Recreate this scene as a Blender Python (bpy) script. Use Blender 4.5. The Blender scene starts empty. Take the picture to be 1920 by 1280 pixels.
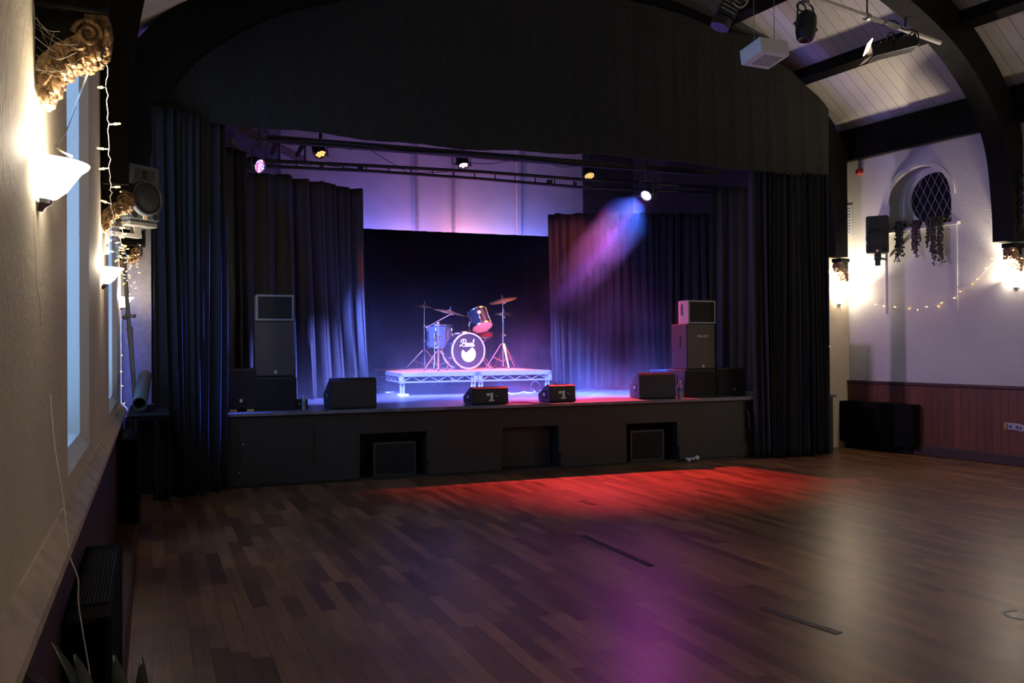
import bpy, bmesh, math, random
from math import pi, sin, cos, radians
from mathutils import Vector, Matrix, Quaternion, noise
S = bpy.context.scene
COL = S.collection
V = Vector
rnd = random.Random(7)

# ------------------------------------------------------------------ camera
YAW, PITCH, ROLL, FPX = .4091, .0063, -.0064, 1560.7
FW = V((sin(YAW)*cos(PITCH), cos(YAW)*cos(PITCH), sin(PITCH)))
R0 = V((cos(YAW), -sin(YAW), 0)); U0 = R0.cross(FW)
RT = R0*cos(ROLL) + U0*sin(ROLL); UP = -R0*sin(ROLL) + U0*cos(ROLL)
EYE = V((0, 0, 1.55))
cd = bpy.data.cameras.new('camera'); cam = bpy.data.objects.new('camera', cd); COL.objects.link(cam)
cd.sensor_width = 36; cd.lens = FPX*36/1920; cd.clip_start = .02; cd.clip_end = 200
cam.matrix_world = Matrix.Translation(EYE) @ Matrix((RT, UP, -FW)).transposed().to_4x4()
S.camera = cam
# survey helpers: where the sight line through a photo pixel meets a real plane of the room
def ray(x, y): return FW + RT*((x-960)/FPX) + UP*((640-y)/FPX)
def onplane(x, y, n, d):
    r = ray(x, y); n = V(n); return EYE + r*((d - n.dot(EYE))/n.dot(r))
def onz(x, y, z): return onplane(x, y, (0, 0, 1), z)
def left(x, y, o=0): return onplane(x, y, (1, 0, 0), -.29+o)
def right(x, y, o=0): return onplane(x, y, (1, .1195, 0), 10.9297-o)
def stage(x, y, o=0): return onplane(x, y, (.0606, 1, 0), 9.7174+o)
def dep(x, y, D): return EYE + ray(x, y)*D
def sy_(x, o=0): return 9.7174 + o - .0606*x          # y of the stage plane at x
STH = .838                                           # stage height
RSR = 1.18                                           # riser top
A_ST, A_RT, A_LF = -.0605, -1.4518, pi/2             # facing angles: stage, right wall, left wall

# ------------------------------------------------------------------ world, exposure
w = bpy.data.worlds.new('world'); S.world = w; w.use_nodes = True
bg = w.node_tree.nodes['Background']; bg.inputs[0].default_value = (1, .86, .66, 1); bg.inputs[1].default_value = .065
vs = S.view_settings
vs.view_transform = 'Standard'; vs.look = 'None'; vs.gamma = 1; vs.use_curve_mapping = False; vs.exposure = 1.1
cy = S.cycles
cy.use_denoising = True; cy.max_bounces = 7; cy.diffuse_bounces = 4; cy.glossy_bounces = 4; cy.transmission_bounces = 4
cy.volume_bounces = 1; cy.sample_clamp_indirect = 4; cy.sample_clamp_direct = 0; cy.caustics_reflective = False; cy.caustics_refractive = False
cy.volume_step_rate = 2.0

# ------------------------------------------------------------------ lights
def aim(o, d): o.rotation_euler = V(d).to_track_quat('-Z', 'Y').to_euler()
def spot(name, loc, target, color, power, ang, blend=.4, size=.04):
    l = bpy.data.lights.new(name, 'SPOT'); l.color = color; l.energy = power; l.spot_size = radians(ang); l.spot_blend = blend; l.shadow_soft_size = size
    o = bpy.data.objects.new(name, l); COL.objects.link(o); o.location = loc; aim(o, V(target)-V(loc)); return o
def area(name, loc, d, color, power, sx, sy):
    l = bpy.data.lights.new(name, 'AREA'); l.shape = 'RECTANGLE'; l.color = color; l.energy = power; l.size = sx; l.size_y = sy
    o = bpy.data.objects.new(name, l); COL.objects.link(o); o.location = loc; aim(o, d); return o
def point(name, loc, color, power, size=.03):
    l = bpy.data.lights.new(name, 'POINT'); l.color = color; l.energy = power; l.shadow_soft_size = size
    o = bpy.data.objects.new(name, l); COL.objects.link(o); o.location = loc; return o
# the five lamps of the lighting truss: (pixel of the lens, plane offset, target, ...)
PAR_A = stage(486, 311, .3); PAR_B = stage(601, 288, 2.1); PAR_C = stage(869, 309, 2.3)
PAR_D = stage(1105, 329, 2.2); PAR_E = stage(1212, 366, .75)
TGT_A = V((4.35, 12.3, .75)); TGT_B = V((4.6, 12.6, 1.18)); TGT_C = V((4.3, 13.2, 1.6)); TGT_D = V((6.3, 12.3, 1.0)); TGT_E = V((3.9, 12.2, .7))
def front(p, t, k=.1): return p + (t-p).normalized()*k
BLUE, VIO, AMB = (.10, .20, 1), (.42, .22, 1), (1, .33, .08)
def elev(p, t, deg):      # same heading as the target, tilted `deg` below level
    d = V(t)-V(p); d.z = 0; d.normalize(); return V(p) + V((d.x, d.y, -math.tan(radians(deg))))
spot('par_light_left', front(PAR_A, TGT_A), elev(PAR_A, TGT_A, 31), (.13, .20, 1), 8000, 38, .6, .1)
spot('par_spill_left', front(PAR_A, TGT_A), V((9.6, 9.0, 1.5)), (.75, .5, .95), 300, 50, .9, .12)
spot('par_light_amber_left', front(PAR_B, TGT_B), V((4.2, 12.3, 1.18)), (1, .20, .05), 480, 34, .8)
spot('par_light_pink', front(PAR_C, TGT_C), TGT_C, (.6, .5, 1), 90, 34, .8)
spot('par_wash_amber_right', front(PAR_D, TGT_D), PAR_D + V((-.1, .35, -1)), (1, .16, .10), 75, 100, .9)
spot('par_light_amber_right', front(PAR_D, TGT_D), V((5.0, 12.9, 1.18)), (1, .27, .05), 1500, 34, .8)
spot('par_light_red_right', front(PAR_D, PAR_D+V((0, -.6, -1))), stage(1140, 830, -.2), (1, .06, .075), 1650, 42, 1).scale = (1.7, 1, 1)
spot('par_light_right', front(PAR_E, TGT_E), elev(PAR_E, TGT_E, 58), (.09, .16, 1), 3600, 50, .6, .06)
spot('par_beam_right', front(PAR_E, TGT_E), stage(1050, 560, 2.2), (.5, .10, 1), 12000, 10, .6)
spot('par_spill_curtain', front(PAR_E, V((.8, 9.65, 1.7))), V((.60, 9.5, 1.75)), (.07, .13, 1), 16000, 24, .7, .05).scale = (.28, 1, 1)
spot('par_wash_left', front(PAR_E, TGT_E), V((2.4, 11.5, 1.0)), (.17, .22, 1), 6500, 27, .8, .06)
spot('par_wash_right', front(PAR_E, TGT_E), stage(1175, 735, 1.4), (.05, .17, 1), 3300, 44, .8, .06)
spot('par_spill_floor', front(PAR_E, EYE), onz(1215, 1130, 0), (.75, .10, .7), 42, 34, 1, .06)
# unseen area lights added behind the backdrop to colour the pale back wall
bwz = stage(860, 640, 5.72); bwz.z = 3.2
for nm, dx_, c_, pw_ in (('wash_blue_left', -1.9, (.14, .17, 1), 10), ('wash_violet', -.9, (.42, .26, 1), 13), ('wash_pink', .15, (1, .42, .7), 12), ('wash_violet_right', .9, (.45, .36, 1), 10), ('wash_blue_right', 1.7, (.16, .19, 1), 11)):
    area(nm, bwz + V((dx_, -.06*dx_, 0)), (0, .28, 1), c_, pw_, .5, .12)
# real lamp positions on the walls
SCONCE = [(V((-.29, 2.66, 1.97)), A_LF), (V((-.29, 5.95, 1.97)), A_LF), (V((-.29, 9.25, 1.97)), A_LF),
          (V((9.585, 9.615, 2.17)), 0), (right(1905, 538), A_RT)]
WARM = (1, .84, .64)
SC_POWER = [9, 13, 9, 7, 13]
# unseen point lights added to fill the hall, spaced like the lamp row
for k, q in enumerate(((10.30, 4.5, 2.15), (10.62, 1.8, 2.15))): point('hall_fill_light_behind_%d' % k, q, WARM, 34, .06)
# ------------------------------------------------------------------ materials
def new_mat(name):
    m = bpy.data.materials.new(name); m.use_nodes = True
    return m, m.node_tree, m.node_tree.nodes['Principled BSDF']
MATS = {}
def M(name, col=(.5, .5, .5), rough=.6, metal=0, var=.15, scale=20, bump=0, bscale=60, coat=0, spec=.5, stretch=None, sheen=0):
    if name in MATS: return MATS[name]
    m, nt, b = new_mat(name); N, L = nt.nodes.new, nt.links.new
    tc = N('ShaderNodeTexCoord'); mp = N('ShaderNodeMapping'); L(tc.outputs['Object'], mp.inputs[0])
    if stretch: mp.inputs['Scale'].default_value = stretch
    nz = N('ShaderNodeTexNoise'); nz.inputs['Scale'].default_value = scale; nz.inputs['Detail'].default_value = 5; L(mp.outputs[0], nz.inputs['Vector'])
    rp = N('ShaderNodeValToRGB'); L(nz.outputs[0], rp.inputs[0])
    rp.color_ramp.elements[0].position = .3; rp.color_ramp.elements[1].position = .7
    rp.color_ramp.elements[0].color = (*[c*(1-var) for c in col], 1); rp.color_ramp.elements[1].color = (*[min(1, c*(1+var)) for c in col], 1)
    L(rp.outputs[0], b.inputs['Base Color'])
    b.inputs['Roughness'].default_value = rough; b.inputs['Metallic'].default_value = metal
    b.inputs['Coat Weight'].default_value = coat; b.inputs['Specular IOR Level'].default_value = spec
    if sheen: b.inputs['Sheen Weight'].default_value = sheen
    if bump:
        n2 = N('ShaderNodeTexNoise'); n2.inputs['Scale'].default_value = bscale; n2.inputs['Detail'].default_value = 4; L(tc.outputs['Object'], n2.inputs['Vector'])
        bp = N('ShaderNodeBump'); bp.inputs['Strength'].default_value = bump; bp.inputs['Distance'].default_value = .01
        L(n2.outputs[0], bp.inputs['Height']); L(bp.outputs[0], b.inputs['Normal'])
    MATS[name] = m; return m
def glow(name, col, strength, sample=True):
    if name in MATS: return MATS[name]
    m, nt, b = new_mat(name)
    b.inputs['Base Color'].default_value = (*[min(.8, c) for c in col], 1); b.inputs['Emission Color'].default_value = (*col, 1); b.inputs['Emission Strength'].default_value = strength
    if not sample: m.cycles.emission_sampling = 'NONE'
    MATS[name] = m; return m
def grooved(name, col, pitch, axis, gw=.06, rough=.6, var=.2, dark=.25, bump=.4, stretch=(8, 8, 1.2)):
    """boards: a dark groove every `pitch` metres along an object axis, each board with its own tone"""
    m, nt, b = new_mat(name); N, L = nt.nodes.new, nt.links.new
    tc = N('ShaderNodeTexCoord'); sp = N('ShaderNodeSeparateXYZ'); L(tc.outputs['Object'], sp.inputs[0])
    def math_(op, a, bb=None):
        n = N('ShaderNodeMath'); n.operation = op
        for i, v in enumerate((a, bb)):
            if v is None: continue
            if isinstance(v, (int, float)): n.inputs[i].default_value = v
            else: L(v, n.inputs[i])
        return n.outputs[0]
    q = math_('DIVIDE', sp.outputs[axis], pitch); fr = math_('FRACT', q); fl = math_('FLOOR', q)
    line = math_('LESS_THAN', fr, gw)
    wn = N('ShaderNodeTexWhiteNoise'); wn.noise_dimensions = '1D'; L(fl, wn.inputs['W'])
    mp = N('ShaderNodeMapping'); mp.inputs['Scale'].default_value = stretch; L(tc.outputs['Object'], mp.inputs[0])
    nz = N('ShaderNodeTexNoise'); nz.inputs['Scale'].default_value = 3; nz.inputs['Detail'].default_value = 6; L(mp.outputs[0], nz.inputs['Vector'])
    t = math_('ADD', math_('MULTIPLY', wn.outputs['Value'], .5), math_('MULTIPLY', nz.outputs[0], .5))
    rp = N('ShaderNodeValToRGB'); L(t, rp.inputs[0])
    rp.color_ramp.elements[0].position = .15; rp.color_ramp.elements[1].position = .85
    rp.color_ramp.elements[0].color = (*[c*(1-var) for c in col], 1); rp.color_ramp.elements[1].color = (*[min(1, c*(1+var)) for c in col], 1)
    mx = N('ShaderNodeMix'); mx.data_type = 'RGBA'; L(line, mx.inputs[0]); L(rp.outputs[0], mx.inputs[6]); mx.inputs[7].default_value = (*[c*dark for c in col], 1)
    L(mx.outputs[2], b.inputs['Base Color']); b.inputs['Roughness'].default_value = rough
    bp = N('ShaderNodeBump'); bp.inputs['Strength'].default_value = bump; bp.inputs['Distance'].default_value = .004
    L(math_('SUBTRACT', 1.0, line), bp.inputs['Height']); L(bp.outputs[0], b.inputs['Normal'])
    MATS[name] = m; return m
def floor_mat():
    m, nt, b = new_mat('parquet strip floor'); N, L = nt.nodes.new, nt.links.new
    tc = N('ShaderNodeTexCoord'); mp = N('ShaderNodeMapping'); mp.inputs['Rotation'].default_value = (0, 0, pi/2); L(tc.outputs['Object'], mp.inputs[0])
    def brick(c1, c2, bias):
        br = N('ShaderNodeTexBrick'); L(mp.outputs[0], br.inputs['Vector'])
        br.inputs['Scale'].default_value = 1; br.inputs['Brick Width'].default_value = .62; br.inputs['Row Height'].default_value = .092
        br.inputs['Mortar Size'].default_value = .0012; br.inputs['Mortar Smooth'].default_value = .2; br.inputs['Bias'].default_value = bias
        br.offset = .37; br.offset_frequency = 3; br.squash = .72; br.squash_frequency = 4
        br.inputs['Color1'].default_value = c1; br.inputs['Color2'].default_value = c2; br.inputs['Mortar'].default_value = (.02, .014, .01, 1)
        return br
    br = brick((.105, .053, .026, 1), (.30, .158, .072, 1), 0)
    m2 = N('ShaderNodeMapping'); m2.inputs['Scale'].default_value = (55, 3.0, 1); L(tc.outputs['Object'], m2.inputs[0])
    nz = N('ShaderNodeTexNoise'); nz.inputs['Scale'].default_value = 1; nz.inputs['Detail'].default_value = 8; nz.inputs['Roughness'].default_value = .65; L(m2.outputs[0], nz.inputs['Vector'])
    rp = N('ShaderNodeValToRGB'); L(nz.outputs[0], rp.inputs[0]); rp.color_ramp.elements[0].position = .28; rp.color_ramp.elements[1].position = .72
    rp.color_ramp.elements[0].color = (.55, .52, .5, 1); rp.color_ramp.elements[1].color = (1.25, 1.2, 1.15, 1)
    mx = N('ShaderNodeMix'); mx.data_type = 'RGBA'; mx.blend_type = 'MULTIPLY'; mx.inputs[0].default_value = 1; L(br.outputs[0], mx.inputs[6]); L(rp.outputs[0], mx.inputs[7])
    n3 = N('ShaderNodeTexNoise'); n3.inputs['Scale'].default_value = .9; n3.inputs['Detail'].default_value = 4; L(tc.outputs['Object'], n3.inputs['Vector'])
    r3 = N('ShaderNodeValToRGB'); L(n3.outputs[0], r3.inputs[0]); r3.color_ramp.elements[0].position = .3; r3.color_ramp.elements[1].position = .7
    r3.color_ramp.elements[0].color = (.7, .66, .66, 1); r3.color_ramp.elements[1].color = (1.15, 1.12, 1.05, 1)
    m3 = N('ShaderNodeMix'); m3.data_type = 'RGBA'; m3.blend_type = 'MULTIPLY'; m3.inputs[0].default_value = 1; L(mx.outputs[2], m3.inputs[6]); L(r3.outputs[0], m3.inputs[7])
    L(m3.outputs[2], b.inputs['Base Color'])
    mr = N('ShaderNodeMapRange'); L(nz.outputs[0], mr.inputs[0]); mr.inputs[3].default_value = .26; mr.inputs[4].default_value = .44; L(mr.outputs[0], b.inputs['Roughness'])
    b.inputs['Specular IOR Level'].default_value = .45
    ad = N('ShaderNodeMath'); ad.operation = 'MULTIPLY_ADD'; L(nz.outputs[0], ad.inputs[0]); ad.inputs[1].default_value = .25; L(br.outputs['Fac'], ad.inputs[2])
    bp = N('ShaderNodeBump'); bp.invert = True; bp.inputs['Strength'].default_value = .12; bp.inputs['Distance'].default_value = .003; L(ad.outputs[0], bp.inputs['Height']); L(bp.outputs[0], b.inputs['Normal'])
    return m
PLASTER = M('cream plaster', (.60, .53, .41), .75, var=.07, scale=2.2, bump=.25, bscale=40)
WHITEW = M('white plaster', (.62, .60, .57), .75, var=.05, scale=2, bump=.2, bscale=40)
BEAM = M('dark stained timber', (.0075, .0066, .0056), .6, var=.3, scale=6, bump=.2, stretch=(1, 1, 1), spec=.1)
BLACKP = M('black painted board', (.016, .016, .015), .6, var=.3, scale=9)
VELVET = M('black velour', (.024, .024, .027), .85, var=.2, scale=30, spec=.25)
GREYV = M('charcoal velour', (.040, .037, .037), .85, var=.2, scale=30, spec=.25)
BLKPL = M('black textured cabinet', (.012, .012, .012), .55, var=.2, scale=40, bump=.2, bscale=200)
GRILLE = M('black steel grille', (.013, .0125, .0115), .6, var=.25, scale=160, bump=.5, bscale=400, spec=.2)
GREYPL = M('grey moulded plastic', (.17, .175, .19), .5, var=.08, scale=20)
CHROME = M('chrome', (.75, .77, .8), .18, 1, var=.03)
STEEL = M('dull steel', (.35, .35, .36), .4, 1, var=.1)
ALU = M('aluminium', (.62, .63, .66), .38, .9, var=.08)
BLKMET = M('black metal', (.02, .02, .02), .42, .2, var=.2)
GOLD = M('gilded carved wood', (.21, .125, .06), .5, .25, var=.85, scale=22, bump=1, bscale=38)
BRASS = M('cymbal bronze', (.62, .40, .17), .3, .95, var=.2, scale=40)
WHITEPL = M('white plastic', (.7, .7, .7), .4, var=.05)
RUBBER = M('black rubber', (.012, .012, .012), .7)
SHADE = glow('lit opal glass', (1, .86, .66), 10)
BULB = glow('warm fairy bulb', (1, .52, .14), 2.4, False)
CORD = M('pale flex', (.75, .72, .68), .5)
# ------------------------------------------------------------------ mesh helpers
def B(): return bmesh.new()
I4 = Matrix.Identity(4)
def bx(bm, c, s, Mx=I4, bev=0):
    r = bmesh.ops.create_cube(bm, size=1, matrix=Mx @ Matrix.Translation(c) @ Matrix.Diagonal((*s, 1)))
    if bev:
        es = list({e for v in r['verts'] for e in v.link_edges})
        bmesh.ops.bevel(bm, geom=es, offset=bev, segments=2, profile=.6, affect='EDGES')
    return bm
def cyl(bm, p0, p1, r0, r1=None, seg=14, caps=True):
    p0, p1 = V(p0), V(p1); d = p1-p0; r1 = r0 if r1 is None else r1
    q = V((0, 0, 1)).rotation_difference(d.normalized()); cs = [q @ V((cos(2*pi*k/seg), sin(2*pi*k/seg), 0)) for k in range(seg)]
    a = [bm.verts.new(p0+c*r0) for c in cs]; b = [bm.verts.new(p1+c*r1) for c in cs]
    for k in range(seg): bm.faces.new((a[k], a[(k+1) % seg], b[(k+1) % seg], b[k]))
    if caps: bm.faces.new(a[::-1]); bm.faces.new(b)
    return bm
def ball(bm, c, r, sc=(1, 1, 1), seg=10, Mx=I4):
    c = V(c); nv = max(4, seg//2+1); rows = []
    P = lambda x, y, z: bm.verts.new(Mx @ V((c.x+x*r*sc[0], c.y+y*r*sc[1], c.z+z*r*sc[2])))
    top, bot = P(0, 0, 1), P(0, 0, -1)
    for j in range(1, nv):
        th = pi*j/nv; rows.append([P(sin(th)*cos(2*pi*k/seg), sin(th)*sin(2*pi*k/seg), cos(th)) for k in range(seg)])
    for k in range(seg):
        bm.faces.new((top, rows[0][k], rows[0][(k+1) % seg])); bm.faces.new((bot, rows[-1][(k+1) % seg], rows[-1][k]))
        for u, v in zip(rows, rows[1:]): bm.faces.new((u[k], v[k], v[(k+1) % seg], u[(k+1) % seg]))
    return bm
def tube(bm, pts, r, seg=6, r1=None):
    pts = [V(p) for p in pts]; rings = []; n = len(pts); up = None
    for i, p in enumerate(pts):
        t = (pts[min(i+1, n-1)] - pts[max(i-1, 0)]).normalized()
        if up is None: up = t.orthogonal().normalized()
        up = (up - t*up.dot(t)); up = up.normalized() if up.length > 1e-6 else t.orthogonal().normalized()
        s = t.cross(up); rr = r if r1 is None else r + (r1-r)*i/(n-1)
        rings.append([bm.verts.new(p + (up*cos(a) + s*sin(a))*rr) for a in [2*pi*k/seg for k in range(seg)]])
    for a, b in zip(rings, rings[1:]):
        for k in range(seg): bm.faces.new((a[k], a[(k+1) % seg], b[(k+1) % seg], b[k]))
    bm.faces.new(rings[0][::-1]); bm.faces.new(rings[-1]); return bm
def lathe(bm, prof, seg=24, Mx=I4, a0=0, a1=2*pi):
    full = abs(a1-a0-2*pi) < 1e-6; n = seg if full else seg+1
    rings = [[bm.verts.new(Mx @ V((r*cos(a), r*sin(a), z))) for a in [a0+(a1-a0)*k/seg for k in range(n)]] for r, z in prof]
    for a, b in zip(rings, rings[1:]):
        for k in range(seg):
            try: bm.faces.new((a[k], a[(k+1) % n], b[(k+1) % n], b[k]))
            except ValueError: pass
    return bm
def prism(bm, poly, x0, x1, ax=0, Mx=I4):
    """polygon in the two other axes, extruded along axis ax"""
    def P(x, p):
        return Mx @ V({0: (x, p[0], p[1]), 1: (p[0], x, p[1]), 2: (p[0], p[1], x)}[ax])
    a = [bm.verts.new(P(x0, p)) for p in poly]; b = [bm.verts.new(P(x1, p)) for p in poly]; n = len(poly)
    bm.faces.new(a); bm.faces.new(b[::-1])
    for k in range(n): bm.faces.new((a[k], b[k], b[(k+1) % n], a[(k+1) % n]))
    return bm
def disc(bm, c, nrm, r, seg=24, th=.004):
    c = V(c); n = V(nrm).normalized(); return cyl(bm, c - n*th/2, c + n*th/2, r, seg=seg)
def obj(name, bm, mat, parent=None, smooth=False, loc=None, rot=None):
    if isinstance(bm, bmesh.types.BMesh):
        bmesh.ops.recalc_face_normals(bm, faces=bm.faces[:])
        me = bpy.data.meshes.new(name); bm.to_mesh(me); bm.free()
        if mat: me.materials.append(mat)
        if smooth:
            for p in me.polygons: p.use_smooth = True
            try: me.set_sharp_from_angle(angle=radians(40))
            except Exception: pass
    else: me = bm
    o = bpy.data.objects.new(name, me); COL.objects.link(o)
    if parent: o.parent = parent
    if loc is not None: o.location = loc
    if rot is not None: o.rotation_euler = rot
    return o
def tag(o, label, cat, group=None, kind=None):
    o['label'] = label; o['category'] = cat
    if group: o['group'] = group
    if kind: o['kind'] = kind
    return o
def thing(name, label, cat, loc=(0, 0, 0), rz=0, group=None):
    o = bpy.data.objects.new(name, None); COL.objects.link(o); o.empty_display_size = .1
    o.location = loc; o.rotation_euler = (0, 0, rz); return tag(o, label, cat, group)
def struct(name, bm, mat, label, cat, parent=None, **k):
    o = obj(name, bm, mat, parent, **k)
    return tag(o, label, cat, None, 'structure') if parent is None else o
def text_bm(s, size, depth=.002, shear=0):
    c = bpy.data.curves.new('lettering', 'FONT'); c.body = s; c.size = size; c.extrude = depth; c.shear = shear; c.align_x = 'CENTER'; c.align_y = 'CENTER'
    o = bpy.data.objects.new('lettering', c); COL.objects.link(o)
    dg = bpy.context.evaluated_depsgraph_get(); me = bpy.data.meshes.new_from_object(o.evaluated_get(dg))
    bm = bmesh.new(); bm.from_mesh(me); bpy.data.objects.remove(o); bpy.data.curves.remove(c); bpy.data.meshes.remove(me); return bm
def boolean_cut(bm, cutters):
    me = bpy.data.meshes.new('solid'); bmesh.ops.recalc_face_normals(bm, faces=bm.faces[:]); bm.to_mesh(me); bm.free()
    o = bpy.data.objects.new('solid', me); COL.objects.link(o); cs = []
    for cb in cutters:
        bmesh.ops.recalc_face_normals(cb, faces=cb.faces[:])
        cm = bpy.data.meshes.new('cutter'); cb.to_mesh(cm); cb.free(); co = bpy.data.objects.new('cutter', cm); COL.objects.link(co); cs.append(co)
        md = o.modifiers.new('cut', 'BOOLEAN'); md.operation = 'DIFFERENCE'; md.object = co; md.solver = 'EXACT'
    dg = bpy.context.evaluated_depsgraph_get(); dg.update(); m2 = bpy.data.meshes.new_from_object(o.evaluated_get(dg))
    out = bmesh.new(); out.from_mesh(m2)
    for q in cs + [o]: bpy.data.objects.remove(q)
    return out
def catmull(pts, n=8):
    pts = [V(p) for p in pts]; P = [pts[0]*2-pts[1]] + pts + [pts[-1]*2-pts[-2]]; out = []
    for i in range(1, len(P)-2):
        for k in range(n):
            t = k/n; a, b, c, d = P[i-1:i+3]
            out.append(.5*((2*b) + (c-a)*t + (2*a-5*b+4*c-d)*t*t + (3*b-a-3*c+d)*t**3))
    return out + [pts[-1]]
def rz_(a): return Matrix.Rotation(a, 4, 'Z')

# ------------------------------------------------------------------ the room
struct('floor', bx(B(), (4.9, 6.5, -.05), (11.6, 17, .1)), floor_mat(), 'dark brown strip wood dance floor with a worn sheen', 'floor')
# left wall with two tall window openings
lw = bx(B(), (-.49, 4.45, 2.36), (.4, 10.9, 4.92))
def win_cut(y0, y1, z0, z1):
    b = B()    # splayed opening: wider at the room face
    a = [(-.285, y0-.06, z0-.07), (-.285, y1+.06, z0-.07), (-.285, y1+.06, z1+.06), (-.285, y0-.06, z1+.06)]
    c = [(-.33, y0, z0), (-.33, y1, z0), (-.33, y1, z1), (-.33, y0, z1)]
    d = [(-.75, y0, z0+.05), (-.75, y1, z0+.05), (-.75, y1, z1), (-.75, y0, z1)]
    R = [[b.verts.new(q) for q in r] for r in (a, c, d)]
    b.faces.new(R[0]); b.faces.new(R[2][::-1])
    for r, s in zip(R, R[1:]):
        for k in range(4): b.faces.new((r[k], r[(k+1) % 4], s[(k+1) % 4], s[k]))
    return b
WINS = [(3.60, 4.70, 1.13, 3.75), (6.93, 8.5, 1.13, 3.75)]
lw = boolean_cut(lw, [win_cut(*q) for q in WINS])
struct('wall_left', lw, PLASTER, 'cream plastered left wall lit by wall lamps', 'wall')
PANE = glow('dusk lit frosted pane', (.20, .44, 1), 2)
for i, (y0, y1, z0, z1) in enumerate(WINS):
    wn = tag(thing('window_%d' % (i+1), '', 'window', (-.6, (y0+y1)/2, z0)), ['tall blue lit window recess beside nearest wall lamp', 'tall violet blue window recess beside second wall lamp'][i], 'window', None, 'structure')
    W, H = y1-y0+.02, z1-z0
    b = B()
    for yy in (-W/2, 0, W/2): bx(b, (0, yy, H/2+.02), (.05, .05, H))
    for zz in (.05, H*.5, H): bx(b, (0, 0, zz), (.05, W, .05))
    obj('window_frame', b, WHITEPL, wn)
    obj('window_pane', bx(B(), (-.03, 0, H/2), (.01, W, H)), PANE, wn)
# right wall: box along the wall direction with an arched niche
WR = V((-.1187, .9929, 0)); NR = V((-.9929, -.1187, 0))      # along the wall (away from camera), into the room
OR = V((10.9297, 0, 0))
OR = V((10.9297-.1195*4.0, 4.0, 0))
MR = Matrix.Translation(OR) @ Matrix(((-NR.x, WR.x, 0), (-NR.y, WR.y, 0), (0, 0, 1))).to_4x4()   # local: x outwards, y along, z up
def rl(px, py, o=0): return MR.inverted() @ right(px, py, o)
WINC = rl(1738, 369); NY0, NY1 = rl(1788, 420).y+.03, rl(1665, 430).y-.03
NC, NRAD = (NY0+NY1)/2, abs(NY1-NY0)/2; SILL = 3.20
def arch_poly(cy_, r, z0, zc, n=24): return [(cy_+r, z0)] + [(cy_+r*cos(a), zc+r*sin(a)) for a in [pi*k/n for k in range(n+1)]] + [(cy_-r, z0)]
zc = 4.05-NRAD
cut = prism(B(), arch_poly(NC, NRAD, SILL, zc), -.05, .22)
WINR = .36
rw = boolean_cut(bx(B(), (.25, 3.5, 2.36), (.5, 9.0, 4.92)), [cut])
struct('wall_right', rw, WHITEW, 'pale plastered right wall with arched window niche', 'wall').matrix_world = MR
b = lathe(B(), [(NRAD-.005, 0), (NRAD+.06, 0), (NRAD+.06, .02), (NRAD+.0, .02), (NRAD-.005, 0)], 40, Matrix.Translation((0, NC, zc)) @ Matrix.Rotation(-pi/2, 4, 'Y'), -pi/2, pi/2)
struct('trim_1', b, WHITEW, 'raised plaster hood moulding around the arched niche', 'trim', smooth=True).matrix_world = MR
wn = tag(thing('window_3', '', 'window'), 'round leaded window in arched niche of right wall', 'window', None, 'structure'); wn.matrix_world = MR @ Matrix.Translation((.205, WINC.y, WINC.z))
RX = Matrix.Rotation(-pi/2, 4, 'Y')
obj('window_frame', lathe(B(), [(WINR, 0), (WINR+.05, 0), (WINR+.05, .04), (WINR, .03), (WINR, 0)], 40, RX), WHITEW, wn, smooth=True)
obj('window_pane', disc(B(), (-.004, 0, 0), (1, 0, 0), WINR, 40, .01), M('night dark glass', (.012, .012, .02), .12, spec=.6), wn)
b = B()
for s in (1, -1):
    for k in range(-8, 9):
        c = k*.115; dx, dz = .5, s*1.0; n_ = (dx*dx+dz*dz)**.5; dx /= n_; dz /= n_
        px, pz = c, 0; pb = px*dx + pz*dz; disc_ = pb*pb - (px*px+pz*pz-WINR**2)
        if disc_ <= 0: continue
        t0, t1 = -pb-disc_**.5, -pb+disc_**.5
        cyl(b, (-.016, px+dx*t0, pz+dz*t0), (-.016, px+dx*t1, pz+dz*t1), .0035, seg=5)
obj('lead_lattice', b, M('lead came', (.38, .38, .42), .5, .3), wn)
# sill shelf
b = bx(B(), (-.03, NC+.08, SILL-.02), (.10, abs(NY1-NY0)+.42, .035))
struct('trim_2', b, WHITEW, 'narrow white sill ledge below the round window', 'ledge').matrix_world = MR
# vertical plaster edges under the window
for i, px in enumerate((1660, 1794)):
    y_ = rl(px, 520).y
    struct('trim_%d' % (3+i), bx(B(), (-.004, y_, 2.6), (.014, .03, 1.2), bev=.004), WHITEW, ['faint vertical plaster rib below right wall loudspeaker', 'faint vertical plaster rib below right end of sill'][i], 'trim').matrix_world = MR
# wainscots
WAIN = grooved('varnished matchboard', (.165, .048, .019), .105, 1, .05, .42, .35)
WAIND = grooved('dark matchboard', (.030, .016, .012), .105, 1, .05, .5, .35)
zdl = left(0, 1240, .05).z
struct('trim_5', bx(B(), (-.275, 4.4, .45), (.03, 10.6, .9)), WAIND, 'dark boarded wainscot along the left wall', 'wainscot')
struct('trim_6', prism(B(), [(-.29, .99), (-.285, .99), (-.235, .93), (-.232, .905), (-.29, .895)], -.9, 9.7, 1), M('worn cream rail paint', (.40, .33, .24), .6, var=.25, scale=9), 'sloping painted dado rail along the left wall', 'dado rail')
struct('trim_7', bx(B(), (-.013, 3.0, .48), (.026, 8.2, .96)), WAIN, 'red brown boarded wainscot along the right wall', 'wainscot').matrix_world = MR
struct('trim_8', bx(B(), (-.022, 3.0, .985), (.05, 8.2, .05), bev=.012), M('dark red rail', (.06, .018, .010), .45), 'dark red dado rail on the right wall', 'dado rail').matrix_world = MR
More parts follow.
